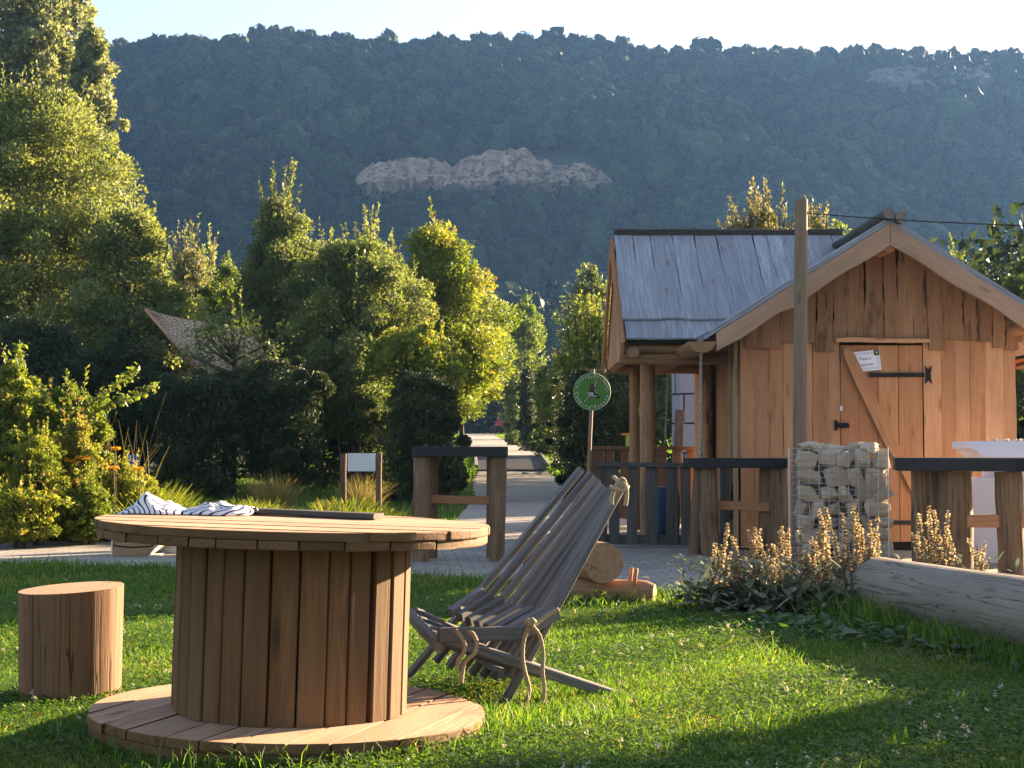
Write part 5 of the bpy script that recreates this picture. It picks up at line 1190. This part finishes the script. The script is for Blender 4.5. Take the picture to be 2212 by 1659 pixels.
tower()
c = W(1432, 1060, 17.5); mb = MB(); c.z = 0; mb.tube([c + Vector((0, 0, z)) for z in (.0, .03, .15, .3, .45, .55, .58)], [.15, .17, .185, .19, .185, .17, .155], 18); tag(mb.build('barrel', M['barrel'], origin=c), 'blue plastic barrel behind the grey pickets under the porch', 'barrel')
c = W(1463, 1000, 22.5); mb = MB(); mb.plank((c.x - .03, 22.5, gz(22.5)), (c.x + .04, 22.5, W(1463, 885, 22.5).z), (1, 0, 0), .12, .03, 4, .003, .1); tag(mb.build('leaning_plank', M['rail'], origin=(c.x, 22.5, gz(22.5))), 'dark upright plank standing in front of the mock stone tower', 'plank')
# white counter at the right
def counter():
    Y = 13.75; e = empty('white_counter', (X(2150, Y), Y, 0), 'white counter with a jutting top between the hut and the right bar table', 'counter')
    mb = MB(); z = lambda py: W(2100, py, Y).z
    xs0 = X(2097, Y); mb.prism([(xs0, Y, z(953)), (xs0, Y, z(968)), (xs0 + .04, Y, z(972)), (X(2132, Y), Y, z(992)), (X(2134, Y), Y, z(1000)), (X(2330, Y), Y, z(1000)), (X(2330, Y), Y, z(953))], (0, 1, 0), .6); mb.build('top', M['white'], e, bevel=.004)
    mb = MB(); x0, x1 = X(2104, Y), X(2158, Y); mb.box(((x0 + x1) / 2 + .0, Y + .3, z(1240) / 2 + .36), (x1 - x0, .5, z(1000) - .02)); mb.build('side_panel', M['white'], e)
    mb = MB(); x0, x1 = X(2160, Y), X(2330, Y); mb.box(((x0 + x1) / 2, Y + .35, z(1000) / 2), (x1 - x0, .4, z(1000) - .03)); mb.build('body', M['white'], e)
    rd = random.Random(3); M['pebble'] = flat('pale_pebble', (.6, .5, .36), .6)
    for i, px in enumerate((2143, 2150, 2166, 2178, 2192, 2205)):
        c = W(px, 951, Y + .12); me = stone_mesh('pebble', None, .02 + rd.random() * .012, .02, .014, (0, 0, rd.random() * 3), i + 900, rd.random()); o = link('pebble', me, M['pebble'], None, (c.x, Y + .12, z(953) + .012)); tag(o, 'small pale stone on top of the white counter, %s from the left' % ('first', 'second', 'third', 'fourth', 'fifth', 'sixth')[i], 'stone', 'pebbles on the white counter')
counter()
# ------------------------------------------------------------------ lawn
M['grass'] = leafmat('grass_blades', [(0.0, (.04, .09, .02)), (.45, (.08, .155, .03)), (.8, (.15, .235, .05)), (.93, (.24, .22, .07)), (1.0, (.36, .28, .15))], .5, .3, tint=(1.4, 1.5, .35))
M['clover_flower'] = leafmat('clover_heads', [(0.0, (.35, .33, .28)), (1.0, (.62, .58, .52))], .2, .1)
M['fallen'] = leafmat('fallen_leaf', [(0.0, (.16, .09, .03)), (1.0, (.40, .28, .10))], .2, .1)
def lawn():
    r = np.random.default_rng(21)
    def sample(n, y0, y1):
        y = y0 + (y1 - y0) * r.random(n) ** .85; half = y * .345 + .9; x = (r.random(n) * 2 - 1) * half
        ok = (y < edgeY(x) + .04) & ((x - DC.x) ** 2 + (y - DC.y) ** 2 > (DR - .01) ** 2) & ((x - X(160, 6.35)) ** 2 + (y - 6.35) ** 2 > .19 ** 2)
        return x[ok], y[ok]
    def blades(x, y, h, wd, lean, tone):
        n = len(x); a = r.uniform(0, 6.283, n); lx, ly = np.cos(a) * lean, np.sin(a) * lean; b = r.uniform(0, 6.283, n); wx, wy = np.cos(b) * wd / 2, np.sin(b) * wd / 2
        z0 = np.full(n, -.004)
        p0 = np.stack([x - wx, y - wy, z0], 1); p1 = np.stack([x + wx, y + wy, z0], 1)
        q0 = np.stack([x - wx * .8 + lx * h * .4, y - wy * .8 + ly * h * .4, h * .6], 1); q1 = np.stack([x + wx * .8 + lx * h * .4, y + wy * .8 + ly * h * .4, h * .6], 1)
        t0 = np.stack([x + lx * h - wx * .15, y + ly * h - wy * .15, h * (1 - .25 * lean)], 1); t1 = np.stack([x + lx * h + wx * .15, y + ly * h + wy * .15, h * (1 - .25 * lean)], 1)
        return np.concatenate([np.stack([p0, p1, q1, q0], 1), np.stack([q0, q1, t1, t0], 1)]), np.concatenate([tone, tone])
    Vs, Ts = [], []
    def patch(x, y, s, o): return np.sin(x * s + o) * np.sin(y * s * 1.3 + o * 2) + .6 * np.sin(x * s * 2.3 - y * s * 1.9 + o)
    for (n, y0, y1, hm, wd) in ((205000, 4.5, 7.2, .033, .0042), (175000, 6.5, 10, .034, .0055), (90000, 9.5, 14.2, .038, .0085)):
        x, y = sample(n, y0, y1); pt = patch(x, y, 2.1, 1.0); x, y, pt = (q_[r.random(len(x)) > .55 * (patch(x, y, 1.1, 9.3) > .9)] for q_ in (x, y, pt)) if False else (x, y, pt); h = hm * (.55 + .6 * r.random(len(x)) + .22 * pt).clip(.35, 2); tall = r.random(len(x)) < .012; h = np.where(tall, h * 2.1, h)
        tn = (.42 + .22 * r.normal(size=len(x)) + .12 * patch(x, y, 1.3, 3)); dry = r.random(len(x)) < (.05 + .22 * (patch(x, y, 1.7, 5) > .5)); tn = np.where(dry, .95, tn.clip(0, .88))
        V, T = blades(x, y, h, wd * (.7 + .6 * r.random(len(x))), (.25 + .75 * r.random(len(x))), tn); Vs.append(V); Ts.append(T)
    # clover: small flat leaflets in threes
    x, y = sample(150000, 4.5, 10.5); k = patch(x, y, 1.9, 7.5) + .45 * r.normal(size=len(x)) > .0; x, y = x[k], y[k]; n = len(x)
    hh = .018 + .028 * r.random(n); a0 = r.uniform(0, 6.28, n)
    for j in range(3):
        a = a0 + j * 2.094; d = np.stack([np.cos(a), np.sin(a), .15 + .3 * r.normal(size=n)], 1); s = .0075 + .0035 * r.random(n)
        e2 = np.stack([-np.sin(a), np.cos(a), .2 * r.normal(size=n)], 1); c = np.stack([x, y, hh], 1)
        Vs.append(np.stack([c, c + d * s[:, None] * .75 + e2 * s[:, None] * .62, c + d * s[:, None] * 1.35, c + d * s[:, None] * .75 - e2 * s[:, None] * .62], 1)); Ts.append((.5 + .14 * r.normal(size=n)).clip(0, .86))
    V = np.concatenate(Vs); T = np.concatenate(Ts); print('grass quads', len(V))
    o = quads_mesh('grass', V, T.clip(0, 1), M['grass']); tag(o, 'short mown lawn with clover in the foreground', 'grass', kind='stuff')
    x, y = sample(900, 4.6, 10.0); k = patch(x, y, 1.9, 7.5) > .2; x, y = x[k], y[k]; Q = []
    for a, b in zip(x, y): P = np.array([a, b, .05 + .02 * r.random()]) + .005 * r.normal(size=(9, 3)); Q.append(leaf_quads(P, unit(9, r), .008, .8, r))
    tag(quads_mesh('clover_flowers', np.concatenate(Q), r.random(len(Q) * 9), M['clover_flower']), 'tiny whitish clover heads scattered through the lawn', 'clover', kind='stuff')
    x, y = sample(80, 4.6, 12); P = np.stack([x, y, .035 + .02 * r.random(len(x))], 1); D = unit(len(x), r); D[:, 2] *= .25
    tag(quads_mesh('fallen_leaves', leaf_quads(P, D, .032, .6, r), r.random(len(x)), M['fallen']), 'small dry leaves fallen on the lawn', 'fallen leaves', kind='stuff')
    # longer tufts along the paving's edge, under the bench and round the table foot
    P = []; 
    rd = random.Random(8)
    for i in range(110):
        x = rd.uniform(-4.6, 2.4); P.append((x, float(edgeY(x)) - rd.uniform(-.02, .15), rd.uniform(.05, .09), 26, .11))
    for i in range(40): P.append((rd.uniform(.2, 1.35), rd.uniform(9.7, 10.3), rd.uniform(.06, .14), 30, .1))
    for i in range(34):
        a = rd.uniform(math.pi * .8, math.pi * 2.2); P.append((DC.x + math.cos(a) * (DR + .03), DC.y + math.sin(a) * (DR + .03), rd.uniform(.05, .10), 22, .07))
    for i in range(60): P.append((rd.uniform(-1.6, 1.9), rd.uniform(4.7, 6.3), rd.uniform(.05, .10), 16, .05))
    for i in range(60): u = rd.random(); P.append((2.0 + .45 * u - .1, 9.6 - 2.6 * u - .1, rd.uniform(.08, .2), 24, .1))
    xs_, ys_, hs, ws = [], [], [], []
    for (x, y, h, m, sp) in P:
        if (x - DC.x) ** 2 + (y - DC.y) ** 2 < DR ** 2: continue
        for k in range(m): xs_.append(x + rd.gauss(0, sp)); ys_.append(y + rd.gauss(0, sp * .6)); hs.append(h * rd.uniform(.5, 1.3)); ws.append(.0045 if y < 8 else .008)
    x, y, h, wd = map(np.array, (xs_, ys_, hs, ws)); keep = (x - DC.x) ** 2 + (y - DC.y) ** 2 > (DR - .01) ** 2; x, y, h, wd = x[keep], y[keep], h[keep], wd[keep]
    V, T = blades(x, y, h, wd, .2 + .8 * r.random(len(x)), (.5 + .22 * r.normal(size=len(x))).clip(.1, .97))
    o = quads_mesh('long_grass', V, T, M['grass']); tag(o, 'longer uncut grass along edges and around the feet of things', 'grass', kind='stuff')
    # lawn strips behind the paving, seen under the hedges
    n = 60000; y = 17 + 20 * r.random(n) ** 1.5; x = (r.random(n) * 2 - 1) * y * .34; b = backY(x); pa = np.interp(y, [p[0] for p in PATH], [p[1] for p in PATH]); pb = np.interp(y, [p[0] for p in PATH], [p[2] for p in PATH])
    ok = (y > b + .02) & ((x < pa) | (x > pb)); x, y = x[ok], y[ok]
    V, T = blades(x, y, .05 + .04 * r.random(len(x)), np.full(len(x), .016), .2 + .7 * r.random(len(x)), (.45 + .2 * r.normal(size=len(x))).clip(0, .9)); V = V + 0; V[:, :, 2] += hz(V[:, :, 1])
    n = 45000; y = 36 + 80 * r.random(n); x = (r.random(n) * 2 - 1) * y * .12 - .5; pa = np.interp(y, [p[0] for p in PATH], [p[1] for p in PATH]); pb = np.interp(y, [p[0] for p in PATH], [p[2] for p in PATH]); ok = (x < pa) | (x > pb); x, y = x[ok], y[ok]
    V2, T2 = blades(x, y, .09 + .1 * r.random(len(x)), np.full(len(x), .05), .2 + .7 * r.random(len(x)), (.5 + .2 * r.normal(size=len(x))).clip(0, .9)); V2[:, :, 2] += hz(V2[:, :, 1])
    o = quads_mesh('far_grass', np.concatenate([V, V2]), np.concatenate([T, T2]), M['grass']); tag(o, 'grass behind the paved terrace and beside the gravel path', 'grass', kind='stuff')
lawn()

# ------------------------------------------------------------------ lamb's ear with dry flower spikes
M['spike'] = leafmat('dry_flower_spike', [(0.0, (.17, .13, .09)), (.5, (.40, .32, .22)), (1.0, (.70, .61, .46))], .4, .1, tint=(1.1, 1.0, .7))
M['lamb'] = leafmat('felted_grey_leaf', [(0.0, (.13, .14, .08)), (.6, (.22, .25, .17)), (1.0, (.34, .37, .27))], .2, .1, tint=(1, 1, .8))
M['drystem'] = flat('dry_stem', (.24, .19, .10), .9)
def blade_leaf(base, d, L, wd, droop, r):
    """a broad leaf as 4 quads in a row"""
    d = Vector(d).normalized(); sd_ = d.cross(Vector((0, 0, 1))); sd_ = sd_.normalized() if sd_.length > .1 else Vector((1, 0, 0)); out = []; prev = None
    for k in range(6):
        u = k / 5; c = Vector(base) + d * (L * u) + Vector((0, 0, -droop * u * u)); w_ = wd * math.sin(math.pi * (.12 + .86 * u)) * .5
        cur = (c - sd_ * w_ + Vector((0, 0, .12 * w_)), c + sd_ * w_ + Vector((0, 0, .12 * w_)))
        if prev: out.append([tuple(prev[0]), tuple(prev[1]), tuple(cur[1]), tuple(cur[0])])
        prev = cur
    return out
def lambs_ear(label, x, y, spikes, leaves, seed, spread=.16):
    r = random.Random(seed); nr = np.random.default_rng(seed); e = empty('lambs_ear', (x, y, 0), label, 'plant', 'lambs ear plants beside the grey log')
    mb = MB(); QS = []
    for (sx, h, lean) in spikes:
        b = Vector((x + r.gauss(0, spread * .5), y + r.gauss(0, spread * .6), 0)); tp = Vector((x + sx, y + r.gauss(0, spread * .4), h)); tp.x += lean
        mid = b.lerp(tp, .22) + Vector((r.gauss(0, .02), 0, .02)); pts = [b, mid, tp]; mb.tube(pts, .0045, 5, r1=.002)
        Q = []; T = []; QS.append((Q, T)); fl = min(r.uniform(.5, .75) * h, (tp - mid).length); step = .021; s = 0
        while s < fl:
            u = 1 - s / (tp - mid).length if s < (tp - mid).length else 0
            p = mid.lerp(tp, max(0, u)); rad = .0155 * (1 - .45 * max(0, 1 - s / .06)) * r.uniform(.8, 1.15)
            m = 14; a = nr.uniform(0, 6.28, m); D = np.stack([np.cos(a), np.sin(a), nr.uniform(-.2, .9, m)], 1); P = np.array(p) + D * rad * .55 + nr.normal(size=(m, 3)) * .002
            Q.append(leaf_quads(P, D, .017, .75, nr)); T.append(nr.random(m)); s += step * (1 if s < fl * .6 else 1.7)
    mb.build('stem', M['drystem'], e)
    for Q, T in QS: quads_mesh('flower_spike', np.concatenate(Q), np.concatenate(T), M['spike'], e)
    L = []; TT = []
    for k in range(leaves):
        a = r.uniform(0, 6.28); ln = r.uniform(.09, .19); q = blade_leaf((x + r.gauss(0, spread * .8), y + r.gauss(0, spread * .7) - .04, r.uniform(.0, .16)), (math.cos(a), math.sin(a), r.uniform(.1, 1.1)), ln, ln * .34, r.uniform(.02, .09), r); L += q; TT += [r.random()] * len(q)
    for k in range(int(leaves * 1.3)):                                            # withered leaves up the stems
        a = r.uniform(0, 6.28); ln = r.uniform(.04, .09); q = blade_leaf((x + r.gauss(0, spread), y + r.gauss(0, spread * .7), r.uniform(.08, .34)), (math.cos(a), math.sin(a), r.uniform(-.8, .6)), ln, ln * .3, .03, r); L += q; TT += [r.random() * .6] * len(q)
    quads_mesh('leaves', np.array(L), TT, M['lamb'], e)
def sp(Y, *tops):
    return Y, tops
SPK = [ # label, picture x of the foot, distance, [(x of the tip, y of the tip)]
 ('leftmost grey leaved plant with two short dry flower spikes at the terrace edge', 1535, 9.75, [(1543, 1175), (1556, 1178), (1538, 1235)], 34),
 ('plant with the tallest spike left of the gabion, next to the leftmost one', 1580, 9.7, [(1572, 1134), (1584, 1165), (1568, 1200), (1592, 1195), (1577, 1160)], 26),
 ('dry spiked plant in front of the forked legs, third from the left', 1640, 9.75, [(1618, 1148), (1632, 1142), (1640, 1146), (1627, 1170), (1645, 1180), (1612, 1190)], 24),
 ('plant with two low spikes in the gap left of the gabion', 1672, 9.6, [(1660, 1180), (1668, 1178), (1655, 1210)], 22),
 ('plant with three upright spikes touching the gabion edge', 1712, 9.8, [(1676, 1150), (1687, 1140), (1699, 1142), (1672, 1182)], 20),
 ('plant with leaning spikes at the lower left corner of the gabion', 1752, 9.55, [(1730, 1142), (1738, 1190), (1752, 1162), (1764, 1180), (1742, 1230)], 24),
 ('plant with a pair of tall spikes before the middle of the gabion', 1775, 9.7, [(1768, 1100), (1777, 1098), (1783, 1120), (1764, 1140), (1788, 1150)], 24),
 ('plant with one whitish spike before the gabion', 1815, 9.6, [(1822, 1112), (1812, 1165), (1802, 1190), (1828, 1150)], 26),
 ('plant with the highest spike of all in front of the gabion', 1845, 9.7, [(1843, 1095), (1849, 1110), (1857, 1142), (1838, 1150), (1862, 1165)], 24),
 ('plant whose spikes lean right over the end of the grey log', 1868, 9.65, [(1880, 1128), (1892, 1118), (1888, 1160), (1874, 1190), (1894, 1190)], 22),
 ('spiked plant behind the grey log close to the thick table leg', 1995, 10.6, [(1978, 1112), (1990, 1112), (2004, 1096), (2002, 1130)], 8),
 ('spiked plant behind the grey log, in front of the thick table leg', 2032, 10.6, [(2017, 1108), (2028, 1106), (2045, 1104), (2036, 1140), (2022, 1145)], 8),
 ('short spiked plant behind the grey log before the white counter', 2105, 10.4, [(2094, 1165), (2108, 1180), (2130, 1172)], 5)]
for i, (lb, fx, Y, tips, lv) in enumerate(SPK):
    x = X(fx, Y); lambs_ear(lb, x, Y, [(X(px, Y) - x, max(.12, H + (970 - py) * Y / F), 0) for px, py in tips] + [(X(px, Y) - x + .03 * math.sin(px), max(.12, (H + (970 - py) * Y / F) * (.72 + .12 * math.sin(px * 3))), 0) for px, py in tips], lv * 4, 60 + i, .13)
# low leafy weeds under the log
M['weed'] = leafmat('broad_weed', [(0.0, (.03, .07, .02)), (.6, (.05, .11, .03)), (1.0, (.09, .16, .04))], .35, .3)
L = []; TT = []; r = random.Random(77)
for k in range(420):
    u = r.random(); x = 1.3 + 1.15 * u + r.gauss(0, .12); y = 9.1 - 1.9 * u + r.gauss(0, .18)
    a = r.uniform(0, 6.28); ln = r.uniform(.05, .13); q = blade_leaf((x, y, r.uniform(.0, .07)), (math.cos(a), math.sin(a), r.uniform(.1, .9)), ln, ln * .42, .03, r); L += q; TT += [r.random()] * len(q)
tag(quads_mesh('weeds', np.array(L), TT, M['weed']), 'broad leaved weeds growing on the shaded side of the grey log', 'weeds', kind='stuff')

# ------------------------------------------------------------------ the sunny border at the left
def tuft(label, x, y, n, h, wd, lean, mat, seed, z0=None, cat='plant', name='ornamental_grass', group='ornamental grass tufts', tone=(0, 1)):
    r = np.random.default_rng(seed); a = r.uniform(0, 6.283, n); ln = lean * r.random(n) ** .7; hh = h * (.45 + .6 * r.random(n)); b = r.uniform(0, 6.283, n); g0 = gz(y) if z0 is None else z0
    bx = .10 * h * r.normal(size=n); by = .10 * h * r.normal(size=n); S = 5; pts = []
    for k in range(S + 1):
        u = k / S; f = u + .0 * u; dx = np.cos(a) * ln * hh * u ** 1.7; dy = np.sin(a) * ln * hh * u ** 1.7; zz = hh * (u - .35 * ln * u ** 2.5); w_ = wd * (1 - u * .85) / 2
        pts.append((np.stack([bx + dx - np.cos(b) * w_, by + dy - np.sin(b) * w_, zz], 1), np.stack([bx + dx + np.cos(b) * w_, by + dy + np.sin(b) * w_, zz], 1)))
    V = np.concatenate([np.stack([pts[k][0], pts[k][1], pts[k + 1][1], pts[k + 1][0]], 1) for k in range(S)]); t_ = tone[0] + (tone[1] - tone[0]) * r.random(n); T = np.tile(t_, S)
    V = V + np.array([x, y, g0]); o = quads_mesh(name, V, T, mat, None, origin=(x, y, g0)); return tag(o, label, cat, group)
M['drygrass'] = leafmat('dry_grass', [(0.0, (.10, .10, .03)), (.5, (.24, .20, .07)), (1.0, (.42, .32, .16))], .45, .1, tint=(1.1, 1.05, .6))
M['borderleaf'] = leafmat('border_leaves', [(0.0, (.08, .12, .02)), (.5, (.18, .22, .035)), (.85, (.34, .32, .05)), (1.0, (.38, .16, .04))], .45, .2)
M['bush'] = leafmat('sunny_bush_leaves', [(0.0, (.08, .12, .025)), (.5, (.16, .21, .04)), (.8, (.30, .30, .06)), (.93, (.30, .12, .05)), (1.0, (.42, .20, .08))], .45, .25)
M['flower'] = leafmat('yarrow_flower', [(0.0, (.5, .24, .01)), (1.0, (.75, .42, .03))], .3, .1, tint=(1, 1, .6))
tuft('straw coloured ornamental grass tuft in the border left of the white board', X(592, 19.6), 19.6, 900, .74, .011, .75, M['drygrass'], 1)
tuft('green and straw ornamental grass tuft between the posts of the white board', X(782, 19.6), 19.7, 900, .68, .011, .7, M['drygrass'], 2, tone=(0, .8))
tuft('tall thin seeding grass stalks behind the sunny border', X(258, 18.2), 18.2, 40, 1.75, .012, .35, M['drygrass'], 3)
G3 = 'plants of the sunny border'
def bplant(label, px0, px1, yt, yb, Y, mat, n, ls, seed, prof='round', name='border_plant', cat='plant', **k):
    return ptree(name, label, cat, px0, px1, yt, yb, Y, prof, M[mat], ls=ls, n=n, seed=seed, group=G3, stems=5, rag=.3, fill=.25, cw=.085, clumps=150, **{**dict(shoots=22, sh=(.12, .35)), **k})
bplant('tall sunlit bush filling the left edge above the paving', -110, 150, 800, 1150, 17.0, 'bush', 60000, .045, 70, name='viburnum_bush', cat='bush', shoots=26, sh=(.15, .4))
bplant('arching leafy branch bush reaching right over the border', 60, 235, 835, 1010, 17.8, 'bush', 30000, .045, 71, name='rose_bush', cat='bush', shoots=16, sh=(.15, .35), tone=(0, .75))
bplant('reddish spent flower heads on a bush below the arching branch', 115, 215, 905, 1090, 16.8, 'bush', 16000, .03, 72, name='spirea_bush', cat='bush', tone=(.45, 1))
bplant('feathery yellow green plant in front of the tall bush', 20, 150, 935, 1150, 16.3, 'borderleaf', 20000, .028, 73, prof='column', tone=(.2, .9), shoots=16, sh=(.1, .3))
bplant('low orange tinted plant beside the wheelchair sign', 205, 330, 1000, 1130, 17.3, 'borderleaf', 15000, .03, 74, tone=(.3, 1))
bplant('straw coloured clump at the bottom left next to the paving', -30, 120, 1060, 1165, 15.9, 'borderleaf', 12000, .03, 75, prof='block', tone=(.25, 1))
bplant('green leafy clump behind the left end of the drum table', 130, 250, 1040, 1165, 16.4, 'borderleaf', 14000, .03, 76, tone=(0, .6))
# long arching twig with leaves
def twig(label, pts, seed):
    P = [W(a, b, 17.5) for a, b in pts]; e = empty('leafy_branch', P[0], label, 'branch', G3); mb = MB(); mb.tube(P, .012, 6, r1=.004); mb.build('stem', M['drystem'], e); r = np.random.default_rng(seed); Q = []; D = []
    for k in range(240): u = r.random() * (len(P) - 1); i = int(u); p = P[i].lerp(P[i + 1], u - i); Q.append(np.array(p) + r.normal(size=3) * .035); D.append(r.normal(size=3) + np.array([.6, 0, -.1]))
    quads_mesh('leaves', leaf_quads(np.array(Q), np.array(D), .06, .5, r), .2 + .5 * r.random(240), M['bush'], e)
twig('uppermost leafy branch arching right in front of the dark hedge', [(150, 905), (200, 870), (250, 835), (296, 795)], 1)
twig('long leafy branch stretching farthest right in front of the dark hedge', [(170, 915), (225, 880), (285, 858), (340, 835)], 2)
twig('leafy branch rising steeply at the left above the sunny border', [(20, 880), (35, 830), (40, 785), (45, 745)], 3)
r = random.Random(5); ORD = 'first second third fourth fifth sixth seventh eighth ninth tenth eleventh twelfth'.split()
YPX = [152, 172, 186, 196, 246, 108, 130, 250, 300, 162, 205, 188]; RANK = [sorted(range(12), key=lambda k: YPX[k]).index(i) for i in range(12)]
for i, (px, py) in enumerate(((152, 995), (172, 988), (186, 990), (196, 1006), (246, 1010), (108, 992), (130, 990), (250, 968), (300, 1012), (162, 1004), (205, 1000), (120, 860), (140, 930), (238, 960), (214, 985))):
    if i >= 12: continue
    Y = 16.6 + .02 * i; Y += 0; c = W(px, py, Y) if i < 11 else W(188, 975, Y); mb = MB(); mb.tube([c, Vector((c.x + r.uniform(-.03, .03), Y + .05, .05))], .005, 5); e = empty('yarrow_flower', (c.x, Y, 0), 'golden yarrow head in the sunny border, %s from the left' % ORD[RANK[i]], 'flower', 'golden yarrow flowers'); mb.build('stem', M['drystem'], e)
    nr = np.random.default_rng(i); n = 90; a = nr.uniform(0, 6.28, n); q = .055 * np.sqrt(nr.random(n)); P = np.stack([c.x + np.cos(a) * q, Y + np.sin(a) * q, c.z + .008 * nr.normal(size=n)], 1); quads_mesh('flower_head', leaf_quads(P, unit(n, nr), .02, .9, nr), nr.random(n), M['flower'], e)
# ground cover of the border: green and yellow blades and leaves
def cover():
    r = np.random.default_rng(31); n = 26000; x = r.uniform(-6.2, -1.35, n); y0 = backY(x) + .02; y = y0 + 1.9 * r.random(n) ** 1.2; y = np.where(x < -3.2, y0 - .9 + 2.6 * r.random(n), y)
    ok = y > backY(x); x, y = x[ok], y[ok]; n = len(x); h = (.12 + .24 * r.random(n)) * np.where(x < -2.6, 1.5, 1) * (1 + .5 * np.sin(x * 4.1) * np.sin(x * 1.7 + 2)); a = r.uniform(0, 6.28, n); wd = .012; ln = .3 + .6 * r.random(n); b = r.uniform(0, 6.28, n)
    P = []
    for u, s in ((0, 1), (.5, .9), (1, .1)): P.append((np.stack([x + np.cos(a) * ln * h * u ** 1.6 - np.cos(b) * wd * s, y + np.sin(a) * ln * h * u ** 1.6 - np.sin(b) * wd * s, h * u * (1 - .3 * u * ln)], 1), np.stack([x + np.cos(a) * ln * h * u ** 1.6 + np.cos(b) * wd * s, y + np.sin(a) * ln * h * u ** 1.6 + np.sin(b) * wd * s, h * u * (1 - .3 * u * ln)], 1)))
    V = np.concatenate([np.stack([P[k][0], P[k][1], P[k + 1][1], P[k + 1][0]], 1) for k in range(2)]); t_ = (.45 + .25 * r.normal(size=n)).clip(0, .95)
    m = 14000; x2 = r.uniform(-6.2, -1.35, m); y2 = backY(x2) + .05 + 1.2 * r.random(m); P2 = np.stack([x2, y2, .02 + .24 * r.random(m) ** 1.3], 1); V2 = leaf_quads(P2, unit(m, r) + np.array([0, 0, .4]), .055, .5, r)
    tag(quads_mesh('ground_cover', np.concatenate([V, V2]), np.concatenate([np.tile(t_, 2), (.4 + .25 * r.normal(size=m)).clip(0, 1)]), M['borderleaf']), 'yellow green ground cover of the border behind the paving', 'ground cover', kind='stuff')
cover()
# ------------------------------------------------------------------ haze
def haze():
    m = bpy.data.materials.new('haze'); m.use_nodes = True; nt = m.node_tree; nt.nodes.clear(); o = nt.nodes.new('ShaderNodeOutputMaterial'); v = nt.nodes.new('ShaderNodeVolumePrincipled')
    v.inputs['Color'].default_value = (.20, .42, .95, 1); v.inputs['Density'].default_value = HAZE; v.inputs['Anisotropy'].default_value = .35; nt.links.new(v.outputs[0], o.inputs['Volume'])
    mb = MB(); mb.box((0, 310, 71), (478, 668, 146)); ob = mb.build('haze', m); ob['kind'] = 'stuff'; ob['label'] = 'thin blue evening haze in front of the wooded hill'; ob['category'] = 'haze'
HAZE = .00019
haze()
